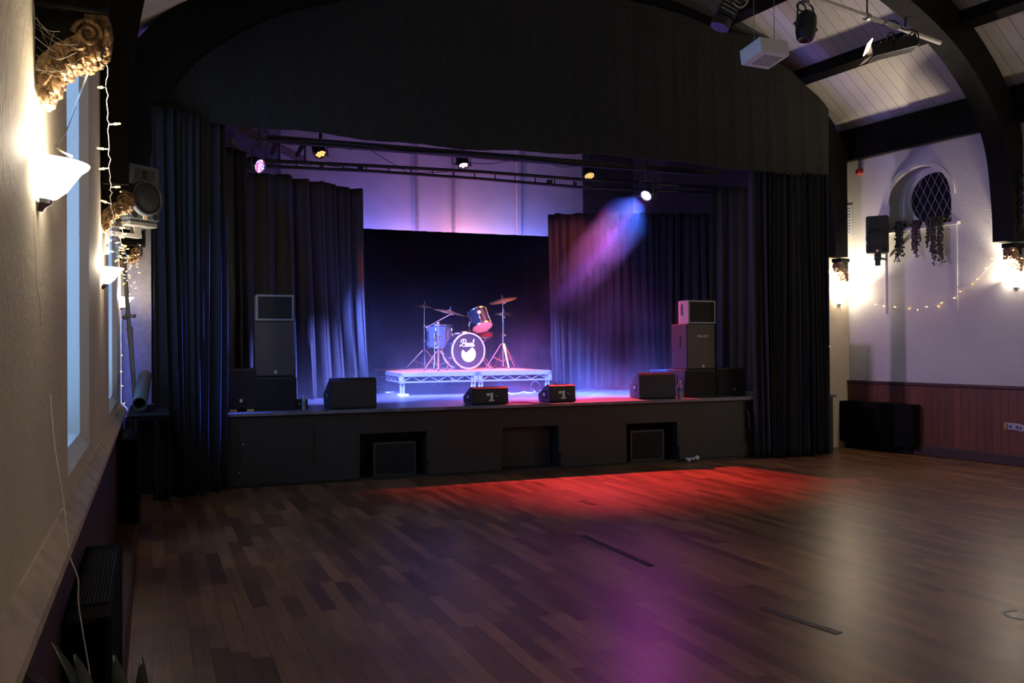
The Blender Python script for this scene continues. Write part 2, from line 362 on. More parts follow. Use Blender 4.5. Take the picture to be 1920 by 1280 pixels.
struct('baseboard_right', bx(B(), (-.03, 3.0, .07), (.06, 8.2, .14), bev=.01), M('dark skirting', (.05, .02, .012), .5), 'dark skirting board along the right wall', 'baseboard').matrix_world = MR
struct('baseboard_left', bx(B(), (-.20, 4.4, .06), (.17, 10.6, .12), bev=.01), M('dark skirting'), 'dark skirting board along the left wall', 'baseboard')
# wall plates, roof slopes, purlins
TH = radians(33)
struct('wall_plate_right', bx(B(), (.02, 3.5, 4.56), (.34, 9.0, .46), bev=.015), BEAM, 'deep black wall plate beam above the right wall', 'beam').matrix_world = MR
struct('trim_9', bx(B(), (-.16, 4.6, 4.33), (.06, 4.6, .05), bev=.01), BEAM, 'thin black moulding under right wall plate beam', 'trim').matrix_world = MR
struct('wall_plate_left', bx(B(), (-.29, 4.45, 4.56), (.30, 10.9, .46), bev=.015), BEAM, 'deep black wall plate beam above the left wall', 'beam')
CEIL = grooved('white ceiling boards', (.62, .58, .52), .16, 1, .035, .6, .06, .12, .5, (2, 2, 2))
MS = MR @ Matrix.Translation((0, 0, 4.76)) @ Matrix.Rotation(TH, 4, 'Y')          # local -x runs up the slope
SL = 6.3
struct('ceiling', bx(B(), (-SL/2+.3, 3.5, .03), (SL+.4, 9.2, .05)), CEIL, 'white boarded roof slope above the right wall', 'ceiling').matrix_world = MS
ML = Matrix.Translation((-.29, 4.45, 4.76)) @ Matrix.Rotation(-TH, 4, 'Y')
struct('ceiling_left', bx(B(), (SL/2-.3, 0, .03), (SL+.4, 11.2, .05)), CEIL, 'white boarded roof slope above the left wall', 'ceiling').matrix_world = ML
def slope_x(px, py):
    n = MS.to_3x3() @ V((0, 0, 1)); return (MS.inverted() @ onplane(px, py, n, n.dot(MS.translation))).x
PU = slope_x(1612, 97)
for i, x_ in enumerate((PU, PU*2, PU*3.0)):
    struct('purlin', bx(B(), (x_, 3.5, -.11), (.13, 9.0, .25), bev=.01), BEAM, ['lowest black purlin crossing the right roof slope', 'second black purlin up the right roof slope', 'topmost black purlin on the right roof slope'][i], 'purlin').matrix_world = MS
    struct('purlin', bx(B(), (-x_, 0, -.11), (.13, 10.9, .25), bev=.01), BEAM, ['lowest black purlin crossing the left roof slope', 'second black purlin up the left roof slope', 'topmost black purlin on the left roof slope'][i], 'purlin').matrix_world = ML
# arched trusses: inner edge in (s, z), s measured across the hall
ARCH = [(.0, 2.55), (.0, 3.0), (.03, 3.4), (.12, 3.95), (.34, 4.42), (.66, 4.77), (1.1, 5.1), (1.8, 5.42), (2.8, 5.68), (4.45, 5.85)]
def truss(p0, p1, wid, label, zl=2.57, zr=2.57, thick=.42, s0l=.24):
    p0, p1 = V(p0), V(p1); L = (p1-p0).length; ang = math.atan2((p1-p0).y, (p1-p0).x)
    half = [(V((a, z))) for a, z in ARCH]
    left_ = catmull([(a, z, 0) for a, z in ARCH], 4)
    s0 = .24; inner = [(s0 + q.x*(L/2-s0)/4.45, q.y) for q in left_]; li = [(s0l + q.x*(L/2-s0l)/4.45, q.y) for q in left_]
    inner = [(li[0][0], zl)] + [(a, z) for a, z in li if z > zl+.1] + [(L-a, z) for a, z in inner[::-1][1:] if z > zr+.1] + [(L-inner[0][0], zr)]
    outer = []
    n = len(inner)
    for i, (a, z) in enumerate(inner):
        t = V((inner[min(i+1, n-1)][0]-inner[max(i-1, 0)][0], inner[min(i+1, n-1)][1]-inner[max(i-1, 0)][1])).normalized()
        nn = V((-t.y, t.x)); q = V((a, z)) + nn*thick
        outer.append((min(max(q.x, .0), L), q.y))
    b = B()
    vs0 = [[b.verts.new((a, y, z)) for a, z in e] for y in (-wid/2, wid/2) for e in (inner, outer)]
    for i in range(n-1):
        q = [(0, 1), (1, 3), (3, 2), (2, 0)]
        for u, v in q: b.faces.new((vs0[u][i], vs0[u][i+1], vs0[v][i+1], vs0[v][i]))
    for i in (0, n-1): b.faces.new((vs0[0][i], vs0[1][i], vs0[3][i], vs0[2][i]))
    o = struct('roof_truss', b, BEAM, label, 'truss'); o.location = (p0.x, p0.y, 0); o.rotation_euler = (0, 0, ang); return o
YR = [V((9.74, 9.93)), V((10.07, 7.2))]
truss((-.29, 9.42, 0), (9.57, 9.56, 0), .28, 'great black timber arch framing the stage opening', 2.62, 2.86, .52)
truss((-.29, 5.95, 0), (10.075, 7.17, 0), .26, 'black timber arch crossing the hall before the stage', 2.60, 2.84, .42, .15)
truss((-.29, 2.66, 0), (10.4, 4.4, 0), .26, 'black timber arch nearest, rising from first gilded corbel', 2.53, 2.84, .42, .17)
# stage: body, boards, enclosing walls
MST = Matrix.Translation((4, 9.475, 0)) @ rz_(A_ST)        # stage frame: x along the front, y upstage
def st(px, py, o): return MST.inverted() @ stage(px, py, o)
def stz(px, py, z): return MST.inverted() @ onz(px, py, z)
def sx(px, o): return st(px, 640, o).x
XL, XR_ = -4.27, 5.02
def on_stage(o): o.matrix_world = MST @ o.matrix_world; return o
REC = [(675, 800, 806, 893), (942, 1048, 795, 876), (1175, 1270, 788, 866)]
body = bx(B(), ((XL+XR_)/2, 3.2, STH/2-.02), (XR_-XL, 6.4, STH-.04))
cuts = []
RECB = []
for x0, x1, y0, y1 in REC:
    a, c = st(x0, (y0+y1)/2, 0), st(x1, (y0+y1)/2, 0); zt = st((x0+x1)/2, y0, 0).z
    RECB.append((a.x, c.x, zt)); cuts.append(bx(B(), ((a.x+c.x)/2, .1, zt/2), (c.x-a.x, .9, zt-.06)))
body = boolean_cut(body, cuts)
STF = grooved('black painted matchboard', (.0135, .0135, .012), .135, 0, .04, .55, .2, .4, .4, (6, 6, 1))
struct('stage_front', body, STF, 'black boarded front of the raised stage', 'stage').matrix_world = MST
SFL = M('scuffed dark stage floor', (.135, .13, .15), .34, var=.35, scale=7, bump=.06, bscale=30)
struct('stage_floor', bx(B(), ((XL+XR_)/2, 3.17, STH-.02), (XR_-XL, 6.5, .04), bev=.008), SFL, 'dark scuffed stage floor flooded with blue light', 'stage').matrix_world = MST
b = B()
for p, q in ((-3.25, RECB[0][0]), (RECB[0][1], RECB[1][0]), (RECB[1][1], RECB[2][0]), (RECB[2][1], 4.6)):
    bx(b, ((p+q)/2, -.012, .12), (q-p-.03, .024, .18), bev=.004)
struct('baseboard_stage', b, BLACKP, 'black skirting along the foot of the stage front', 'baseboard').matrix_world = MST
struct('wall_stage_left', bx(B(), (XL-.06, 3.1, 3.0), (.12, 6.0, 5.6)), BLACKP, 'dark side wall in the left wing of the stage', 'wall').matrix_world = MST
struct('wall_stage_right', bx(B(), (XR_+.06, 3.5, 3.0), (.12, 5.2, 5.6)), BLACKP, 'dark side wall in the right wing of the stage', 'wall').matrix_world = MST
xa, xb = sx(528, 6.0), sx(1094, 6.0)
BW = M('back wall paint', (.50, .47, .47), .7, var=.08, scale=2)
struct('wall_back', bx(B(), ((xa+xb)/2, 6.06, 3.0), (xb-xa, .12, 5.6)), BW, 'pale wall at the back of the stage above the drapes', 'wall').matrix_world = MST
struct('wall_back_right', bx(B(), ((xb+XR_)/2, 6.04, 3.0), (XR_-xb, .16, 5.6)), M('dull black wall', (.05, .05, .05), .8, var=.3, scale=4), 'dark wall at the back right corner of the stage', 'wall').matrix_world = MST
struct('wall_back_left', bx(B(), ((xa+XL)/2, 6.04, 3.0), (xa-XL, .16, 5.6)), M('dim blue grey wall', (.20, .20, .24), .8, var=.3, scale=4), 'grey wall at the back left corner of the stage', 'wall').matrix_world = MST
for i, px in enumerate((784, 854, 976)):
    struct('trim_%d' % (20+i), bx(B(), (sx(px, 5.95), 5.985, 3.6), (.045 if i != 2 else .09, .03, 4.2)), BW if i == 2 else M('strip paint', (.28, .26, .27), .7), ['left thin cover strip on the pale back wall', 'middle thin cover strip on the pale back wall', 'right broad cover strip on the pale back wall'][i], 'trim').matrix_world = MST
struct('ceiling_stage', bx(B(), ((XL+XR_)/2, 3.1, 5.85), (XR_-XL, 6.0, .1)), BLACKP, 'black ceiling over the stage', 'ceiling').matrix_world = MST
# proscenium header, piers
b = B()
n_ = 90
def arch_z(s):       # underside of the stage arch, s measured from the left wall
    L_ = 9.86; s = min(s, L_-s); q = (s-.24)*4.45/(L_/2-.24)
    for (a, z), (c, y) in zip(ARCH[1:], ARCH[2:]):
        if a <= q <= c: return z+(y-z)*(q-a)/(c-a)
    return 5.85 if q > 4 else 0
VX0, VX1 = sx(312, 0), sx(1535, 0)
def vx(k): return VX0+(VX1-VX0)*k/n_
vt = [b.verts.new((vx(k), .01*sin(k*.9), max(4.1, arch_z((MST @ V((vx(k), 0, 0))).x+.29)+.22))) for k in range(n_+1)]
vb = [b.verts.new((vx(k), .012*sin(k*2.1), 3.935+.03*sin(k*.13+.5)+.012*sin(k*.5))) for k in range(n_+1)]
for k in range(n_): b.faces.new((vt[k], vt[k+1], vb[k+1], vb[k]))
o = tag(obj('stage_valance', b, M('black header cloth', (.023, .023, .0205), .9, var=.2, scale=20, spec=.2)), 'black cloth pelmet filling the arch above the stage opening', 'valance')
o.matrix_world = MST @ Matrix.Translation((0, -.24, 0)); md = o.modifiers.new('thick', 'SOLIDIFY'); md.thickness = .02
struct('wall_front_left', bx(B(), ((XL-.06+st(275, 500, 0).x)/2-.03, .12, 2.4), (.42, .16, 4.8)), M('grey pier', (.17, .16, .15), .8), 'narrow grey pier left of the stage curtain', 'wall').matrix_world = MST
pr = right(1578, 600)
struct('wall_pier_right', bx(B(), (9.59, 9.79, 2.3), (.38, .34, 4.6)), PLASTER, 'narrow plaster pier at the corner right of the stage', 'wall')
struct('wall_front_right', bx(B(), (9.24, 10.0, 2.3), (.42, .14, 4.6)), PLASTER, 'strip of pale wall between right curtain and pier', 'wall')
# ------------------------------------------------------------------ curtains
def drape(name, path, z0, z1, mat, label, wave=.11, amp=.045, seed=1, flare=0, ztop_var=0, group=None, Mx=MST, toe=0, cat='curtain'):
    """pleated cloth along a path of (x, y); pleats gather at the top and relax to the hem"""
    rr = random.Random(seed); P = [V((p[0], p[1], 0)) for p in path]
    P = catmull(P, 12) if len(P) > 2 else [P[0].lerp(P[1], k/24) for k in range(25)]
    L = [0]
    for a, c in zip(P, P[1:]): L.append(L[-1] + (c-a).length)
    T = L[-1]; nx = max(24, int(T/wave*14)); nz = 22
    ph = [rr.uniform(0, 2*pi) for _ in range(12)]; b = B(); G = []
    npl = T/wave
    for j in range(nz+1):
        v = j/nz; row = []
        for i in range(nx+1):
            u = i/nx; d = u*T; k = 0
            while k < len(L)-2 and L[k+1] < d: k += 1
            p = P[k].lerp(P[k+1], (d-L[k])/max(1e-6, L[k+1]-L[k])); t = (P[k+1]-P[k]).normalized(); n = V((t.y, -t.x, 0))
            w = u*npl*2*pi + 1.1*sin(u*npl*.9+ph[0]) + .9*sin(u*npl*.37*2+ph[1]) + .35*sin(v*3+ph[2]+u*npl*1.3)*(1-v)
            a = amp*(1 + .45*sin(u*npl*1.7+ph[3]))*(.75+.45*(1-v))
            o = a*(sin(w)+.28*sin(2*w+ph[4]+1.5*v)+.14*sin(3.3*w+ph[5])) 
            sway = .05*sin(u*npl*.55+ph[6]+v*1.2)*(1-v)
            zt = z1 + ztop_var*(sin(u*npl*2.3+ph[7])*.6+sin(u*npl*5.1+ph[8])*.4)
            q = p + n*(o + flare*(1-v)**2 + toe*max(0, .12-v)) + t*(sway + .012*sin(2*w))
            row.append(b.verts.new((q.x, q.y, z0+(zt-z0)*v + (.012*sin(w*.5+ph[9]) if j == 0 else 0))))
        G.append(row)
    for r0, r1 in zip(G, G[1:]):
        for i in range(nx): b.faces.new((r0[i], r0[i+1], r1[i+1], r1[i]))
    o = tag(obj(name, b, mat, smooth=True), label, cat, group); o.matrix_world = Mx
    md = o.modifiers.new('cloth', 'SOLIDIFY'); md.thickness = .012; return o
L0, L1 = sx(283, -.2), sx(424, -.2)
drape('stage_curtain', [(sx(283, -.62), -.62), (sx(345, -.45), -.45), (sx(395, -.22), -.22), (sx(424, -.085), -.085)], .03, 4.0, VELVET, 'black floor length house curtain gathered at the left of the stage', .082, .05, 3)
R0_, R1_ = sx(1412, -.16), sx(1543, -.16)
drape('stage_curtain', [(R0_, -.10), ((R0_+R1_)/2, -.2), (R1_, -.24)], .03, 3.93, VELVET, 'black floor length house curtain gathered at the right of the stage', .085, .05, 11)
drape('leg_curtain', [(sx(424, .75), .75), (sx(462, .95), .95)], STH+.02, 3.95, VELVET, 'narrow black leg curtain behind the left house curtain', .12, .03, 5)
drape('leg_curtain', [(sx(455, 2.0), 2.0), (sx(560, 2.2), 2.25), (sx(679, 2.9), 2.9)], STH+.015, 3.93, GREYV, 'charcoal leg curtain behind the left loudspeaker stack', .27, .065, 21, flare=.10, ztop_var=.02)
drape('leg_curtain', [(sx(1029, 3.3), 3.3), (sx(1120, 2.9), 2.95), (sx(1250, 2.6), 2.6), (sx(1345, 2.4), 2.4)], STH+.015, 3.78, M('dusky velour', (.026, .024, .025), .85, var=.2, scale=30, spec=.25), 'charcoal leg curtain in the coloured beams at right of the drums', .13, .045, 31, flare=.08, ztop_var=.02)
drape('leg_curtain', [(sx(1335, 1.3), 1.3), (sx(1440, 1.1), 1.1)], STH+.02, 4.0, VELVET, 'plain black leg curtain behind the right loudspeaker stack', .14, .03, 41)
drape('backdrop', [(sx(640, 5.4), 5.4), (sx(860, 5.4), 5.42), (sx(1075, 5.4), 5.4)], STH+.015, 3.71, M('black backdrop cloth', (.005, .005, .006), .9, var=.2, scale=30, spec=.2), 'black backdrop cloth hung behind the drum kit', .35, .018, 51, cat='backdrop')

# ------------------------------------------------------------------ wall lamps
def half_lathe(b, prof, seg=24): return lathe(b, prof, seg, I4, pi, 2*pi)
def sconce(loc, rz, label, pw, k):
    t = thing('wall_lamp', label, 'wall lamp', loc, rz, 'glass uplighter wall lamps')
    pr = [(.028, .0), (.05, .006), (.075, .028), (.095, .058), (.112, .082), (.128, .095), (.132, .102), (.124, .1), (.105, .085), (.085, .06), (.06, .03), (.03, .012), (.004, .008)]
    obj('lamp_shade', half_lathe(B(), pr), SHADE, t, True)
    b = half_lathe(B(), [(.0, -.034), (.012, -.034), (.02, -.022), (.034, -.012), (.036, 0), (.0, .001)], 16); obj('finial_cap', b, CHROME, t, True)
    obj('back_plate', bx(B(), (0, .001, .04), (.09, .018, .11), bev=.006), WHITEPL, t)
    p = point('lamp_bulb_%d' % k, (0, 0, 0), WARM, pw, .03); p.parent = t; p.location = (0, -.08, .125)
    if k > 2:
        u = spot('lamp_uplight_%d' % k, (0, 0, 0), (0, -.35, 1), WARM, 75 if k == 3 else 105, 110, .8, .05); u.parent = t; u.location = (0, -.09, .12)
SCL = ['lit wall lamp nearest the camera on the left wall, large in view', 'lit wall lamp between the two blue windows on the left wall', 'lit wall lamp farthest along the left wall by the curtain', 'lit wall lamp on the right wall beside the stage curtain', 'lit wall lamp on the right wall at the right edge of view']
for k, ((loc, rz), lb) in enumerate(zip(SCONCE, SCL)): sconce(loc, rz, lb, SC_POWER[k], k)

# ------------------------------------------------------------------ gilded corbels
def corbel(loc, rz, label, seed, sc=1.0):
    t = thing('corbel', label, 'corbel', loc, rz, 'gilded corbels under the roof trusses'); t.scale = (sc, sc, sc)
    rr = random.Random(seed)
    # S-shaped console seen from the side: (y, z), wall at y = 0
    outer = catmull([(0, -.012, -.30), (0, -.045, -.265), (0, -.085, -.19), (0, -.135, -.13), (0, -.19, -.115), (0, -.235, -.07), (0, -.245, -.0), (0, -.225, .05)], 6)
    upper = catmull([(0, -.17, .05), (0, -.165, .0), (0, -.13, -.04), (0, -.07, -.08), (0, -.02, -.13), (0, .0, -.17)], 6)
    poly = [(q.y, q.z) for q in outer] + [(q.y, q.z) for q in upper]
    b = prism(B(), poly, -.075, .075)
    bmesh.ops.triangulate(b, faces=b.faces[:]); bmesh.ops.subdivide_edges(b, edges=b.edges[:], cuts=2, use_grid_fill=True)
    for v in b.verts: v.co += noise.noise_vector(v.co*28+V((seed, 0, 0)))*.007
    obj('console', b, GOLD, t)
    obj('dark_backing', prism(B(), [(q.y, q.z+.004) for q in upper]+[(0, .06)], -.06, .06), BEAM, t)
    b = B()
    for q in outer[3:-3:2]:
        for x in (-.062, -.03, 0, .03, .062):
            ball(b, (x+rr.uniform(-.008, .008), q.y-.002, q.z), .021*rr.uniform(.6, 1.25), (1, .9, 1.35), 7)
    for v in b.verts: v.co += noise.noise_vector(v.co*60)*.006
    obj('acanthus_leaf', b, GOLD, t, True)
    for s in (-1, 1):
        b = B(); pts = []
        for k in range(30):
            a = k*.42; r = .055*(1-k/34); pts.append((s*.08, -.185+r*cos(a), -.03+r*sin(a)))
        tube(b, pts, .011, 6, .007)
        tube(b, [(s*.078, q.y*.84-.004, q.z*.92+.018) for q in outer[:26]], .010, 5)
        for k in range(8): ball(b, (s*.076, -.03-.013*k, -.2+.018*k+rr.uniform(-.01, .01)), .016*rr.uniform(.6, 1.2), (1, 1, 1), 6)
        obj('scroll', b, GOLD, t, True)
    obj('top_block', bx(B(), (0, -.125, .085), (.20, .25, .07), bev=.012), BEAM, t)
CORB = [((-.29, 2.66, 2.455), A_LF, 'large gilded carved corbel with cobwebs above nearest lamp on left wall', .72),
        ((-.29, 5.95, 2.53), A_LF, 'gilded carved corbel beneath the left wall loudspeaker', .74),
        ((-.29, 9.36, 2.56), A_LF, 'small far gilded corbel wrapped in fairy lights by the left curtain', .8),
        ((9.60, 9.50, 2.74), A_RT, 'gilded corbel carrying the stage arch at right above a lamp', .82),
        (tuple(right(1908, 472, .014)), A_RT, 'gilded corbel near the right edge where the light garland ends', .85)]
for i, (loc, rz, lb, sc) in enumerate(CORB): corbel(loc, rz, lb, 5+i, sc)
# cobweb strands on the nearest corbel
b = B()
rr = random.Random(3)
for k in range(16):
    y0 = 2.56 + rr.uniform(-.02, .06); p = V((-.285, y0, 2.30+rr.uniform(0, .17))); q = V((-.285+rr.uniform(.03, .14), 2.60+rr.uniform(-.05, .05), 2.27+rr.uniform(0, .15)))
    m_ = (p+q)/2 - V((0, 0, rr.uniform(.005, .03))); tube(b, catmull([p, m_, q], 4), .0006, 4)
tag(obj('cobweb', b, M('dusty cobweb', (.3, .27, .22), .9)), 'dusty cobweb strands at the wall side of nearest corbel', 'cobweb', None, 'stuff')

# ------------------------------------------------------------------ fairy lights
bb = B(); tube(bb, [(0, 0, 0), (0, 0, .018)], .0022, 5); stemmesh = None
cyl(bb, (0, 0, .016), (0, 0, .032), .0042, .0026, 7); ball(bb, (0, 0, .032), .0032, (1, 1, 1), 6)
bme = bpy.data.meshes.new('bulb'); bb.to_mesh(bme); bb.free()
bme.materials.append(WHITEPL); bme.materials.append(BULB)
for p in bme.polygons:
    p.material_index = 1 if p.center.z > .0165 else 0
def fairy(name, label, pts, step, seed, size=1.0, skip=0, r=.0013, jit=1.0, first=0):
    rr = random.Random(seed); P = catmull(pts, 10)
    for i, q in enumerate(P[1:-1]): P[i+1] = q + V([rr.uniform(-1, 1)*.004*jit for _ in range(3)])
    o = tag(obj(name, tube(B(), P, r, 5), CORD), label, 'string lights')
    d = 0; nxt = skip
    for a, c in zip(P, P[1:]):
        l = (c-a).length
        while d + l >= nxt:
            q = a.lerp(c, (nxt-d)/l) if l else a
            bo = bpy.data.objects.new('bulb', bme); COL.objects.link(bo); bo.parent = o; bo.location = q
            an = rr.uniform(0, 2*pi); bo.rotation_euler = V((cos(an), sin(an), rr.uniform(-.5, .35))).to_track_quat('Z', 'Y').to_euler(); bo.scale = (size,)*3
            nxt += step*rr.uniform(.75, 1.25)
        d += l
    return o
def lp(px, py, y):      # point in the vertical plane at hall distance y
    return onplane(px, py, (0, 1, 0), y)
fairy('string_lights', 'long fairy light string hanging straight down from nearest gilded corbel', [lp(196, 48, 2.70), lp(199, 110, 2.72), lp(201, 200, 2.8), lp(206, 310, 3.0), lp(210, 390, 3.2), lp(215, 430, 3.4), lp(221, 490, 4.6)], .11, 2)
fairy('string_lights', 'fairy light string dropping from the corbel beneath left loudspeaker', [lp(226, 352, 5.95), lp(231, 353, 5.9), lp(231, 390, 5.9), lp(230, 430, 5.9), lp(227, 455, 6.2), lp(240, 490, 7.6), lp(236, 540, 9.0)], .10, 3)
fairy('string_lights', 'fairy light loop wound round farthest left corbel and lamp', [lp(257, 456, 9.3), lp(262, 464, 9.2), lp(259, 500, 9.2), lp(250, 540, 9.15), lp(243, 552, 9.15), lp(240, 545, 9.1), lp(246, 520, 9.1), lp(256, 480, 9.1), lp(236, 490, 9.2), lp(240, 530, 9.2)], .10, 4)
fairy('string_lights', 'fairy light string falling below farthest left lamp towards the heater', [lp(226, 570, 9.2), lp(227, 600, 9.2), lp(229, 650, 9.2), lp(232, 700, 9.2), lp(233, 745, 9.2), lp(236, 775, 9.2), lp(234, 795, 9.2)], .155, 5)
gp = [(1551, 502), (1562, 527), (1582, 541), (1606, 554), (1640, 567), (1675, 576), (1710, 579), (1745, 574), (1775, 564), (1800, 550), (1830, 526), (1858, 496), (1872, 480), (1884, 469), (1899, 473)]
gpts = [right(x, y, .06+.22*max(0, 1-abs(i-7)/7*1.0)*0) for i, (x, y) in enumerate(gp)]
fairy('string_lights', 'fairy light garland swagged across the right wall between two corbels', gpts, .145, 6, 1.7, .1)
fairy('string_lights', 'short fairy light string hanging beside right stage curtain edge', [V((9.52, 9.47, 2.74)), lp(1546, 515, 9.45), lp(1545, 560, 9.5), lp(1546, 610, 9.5), lp(1549, 645, 9.5), lp(1553, 664, 9.5), lp(1547, 675, 9.5)], .125, 7, 1.5, .05)
fairy('string_lights', 'few fairy lights lying over the far right corbel', [right(1876, 473, .2), right(1890, 462, .22), right(1905, 470, .22), right(1922, 488, .2)], .14, 8, 1.6)
# flexes on the left wall
tag(obj('lamp_flex', tube(B(), catmull([lp(168, 128, 2.70), left(143, 195, .004), left(122, 250, .004), left(107, 275, .004), (-.20, 2.60, 2.085)], 8), .0032, 6), CORD), 'white flex running from nearest corbel down into the wall lamp', 'flex')
tag(obj('wall_crack', tube(B(), [left(x, y, -.0005) for x, y in ((62, 395), (64, 440), (67, 480), (66, 520), (70, 545), (74, 565), (76, 610))], .0011, 5), M('crack line', (.42, .36, .28), .9)), 'thin wandering plaster crack below the nearest wall lamp', 'crack')  # crack drawn as a thin line darker than the plaster
tag(obj('trailing_flex', tube(B(), catmull([lp(x, y, 2.93) for x, y in ((94, 738), (98, 790), (103, 840), (115, 915), (121, 955), (124, 985), (130, 1040), (146, 1084), (147, 1130), (156, 1190), (168, 1262), (175, 1330))], 8), .0022, 6), CORD), 'thin pale flex trailing down the left wall past the heater', 'flex')
# ------------------------------------------------------------------ loudspeakers
def badge_tri(b, x, y, z, s):
    prism(b, [(x-s, z), (x+s, z), (x, z+1.7*s)], y-.002, y+.001, 1); return b
def cabinet(label, loc, rz, w, h, d, group=None, body=None, frame=None, cat='loudspeaker', handle=True, badge=None, lettering=None, taper=.0, gr=None):
    """box loudspeaker: front grille at y = 0, body behind"""
    t = thing('loudspeaker', label, cat, loc, rz, group); body = body or BLKPL
    if taper: b = prism(B(), [(-w/2, 0), (w/2, 0), (w/2, d*.55), (w/2-taper, d), (-w/2+taper, d), (-w/2, d*.55)], 0, h, 2)
    else: b = bx(B(), (0, d/2, h/2), (w, d, h), bev=.012)
    obj('cabinet', b, body, t)
    e = .018 if not frame else .022
    obj('grille', bx(B(), (0, -.006, h/2), (w-2*e, .014, h-2*e), bev=.004), gr or GRILLE, t)
    if frame:
        b = B()
        for zz in (e/2, h-e/2): bx(b, (0, -.006, zz), (w, .02, e))
        for xx in (-w/2+e/2, w/2-e/2): bx(b, (xx, -.006, h/2), (e, .02, h-2*e))
        obj('grille_frame', b, frame, t)
    if handle:
        for s in (-1, 1): obj('handle', bx(B(), (s*(w/2+.001), d*.45, h*.62), (.012, .05, .15), bev=.005), M('handle recess', (.004, .004, .004), .7) if not frame else M('handle recess dark', (.03, .03, .035), .6), t)
    if badge: 
        b = badge_tri(B(), badge[0], -.014, badge[1], badge[2]); bx(b, (badge[0], -.0145, badge[1]-.008), (badge[2]*2, .003, .006)); obj('badge', b, M('pale badge', (.6, .56, .5), .5), t)['label'] = 'pale triangular badge'
    if lettering:
        s, x, z, sz, sh = lettering; o = obj('lettering', text_bm(s, sz, .002, sh), M('pale badge'), t, loc=(x, -.0145, z), rot=(pi/2, 0, 0))
    return t
def px_w(x0, x1, o): return sx(x1, o)-sx(x0, o)
def stage_loc(px, o, z): q = MST @ V((sx(px, o), o, z)); return q
def z_at(px, py, o): return st(px, py, o).z
o_ = .22
LOWZ = STH
zA = z_at(517, 706, o_); zB = z_at(517, 601, o_); zC = z_at(517, 552.5, o_)
cabinet('black subwoofer at the foot of the left loudspeaker stack', stage_loc(517, o_, STH), A_ST, px_w(478, 557, o_), zA-STH-.004, .5)
cabinet('tall black loudspeaker with triangular badge in the left stack', stage_loc(516.5, o_, zA), A_ST, px_w(478, 555, o_), zB-zA-.004, .42, badge=(0, .05, .018), gr=M('brown black grille', (.040, .034, .027), .6, var=.25, scale=160, bump=.5, bscale=400))
cabinet('pale framed loudspeaker topping the left stack', stage_loc(516, o_, zB), A_ST, px_w(481, 552, o_), zC-zB, .32, frame=GREYPL, body=GREYPL, handle=False)
zs = z_at(452, 691, .2)
t = cabinet('low black subwoofer between left curtain and left stack', stage_loc(451.5, .2, STH+.022), A_ST, px_w(425, 477.5, .2), zs-STH-.022, .5)
obj('badge', bx(B(), (.0, -.014, .1), (.03, .004, .035)), M('pale badge'), t)
for px in (437, 469): obj('foot_block', bx(B(), ((sx(px, .2)-sx(451.5, .2)), .03, -.0105), (.075, .10, .021)), M('raw pine', (.55, .38, .16), .7), t)['label'] = 'pale wooden block'
o_ = .2
rA = z_at(1315, 692, o_); rB = z_at(1315, 606.5, o_); rC = z_at(1315, 563, o_)
cabinet('black subwoofer at the foot of the right loudspeaker stack', stage_loc(1313, o_, STH), A_ST, px_w(1284, 1342, o_), rA-STH-.004, .48)
cabinet('tall brown grilled loudspeaker with lettering in the right stack', stage_loc(1314, o_, rA), A_ST, px_w(1288, 1341, o_), rB-rA-.004, .40, badge=(.03, .035, .02), gr=M('faded brown grille', (.085, .072, .052), .6, var=.25, scale=160, bump=.5, bscale=400), lettering=('PEAVEY', .02, (rB-rA)*.72, .052, .35))
cabinet('pale sided loudspeaker topping the right stack', stage_loc(1315.5, o_, rB), A_ST, px_w(1290, 1341, o_), rC-rB, .34, frame=GREYPL, body=GREYPL, taper=.06, handle=True)
cabinet('low black subwoofer right of the right stack', stage_loc(1371, .2, STH), A_ST, px_w(1344, 1397, .2), .40, .48, lettering=('U', .04, .1, .05, 0))
# flight case behind the water bottle
t = thing('flight_case', 'dark blue lit flight case behind the right monitor wedge', 'case', stage_loc(1268, .72, STH), A_ST)
cw, ch, cdp = px_w(1254, 1284, .72), z_at(1268, 694, .72)-STH, .5
obj('case_body', bx(B(), (0, cdp/2, ch/2), (cw, cdp, ch), bev=.006), M('dark blue laminate', (.03, .032, .045), .45), t)
b = B()
for xx in (-cw/2, cw/2):
    for yy in (0, cdp): bx(b, (xx, yy, ch/2), (.022, .022, ch+.004))
for zz in (0.012, ch): bx(b, (0, 0, zz), (cw, .02, .022))
obj('edge_trim', b, STEEL, t); obj('latch', bx(B(), (.02, -.012, ch*.55), (.06, .012, .07), bev=.004), CHROME, t)
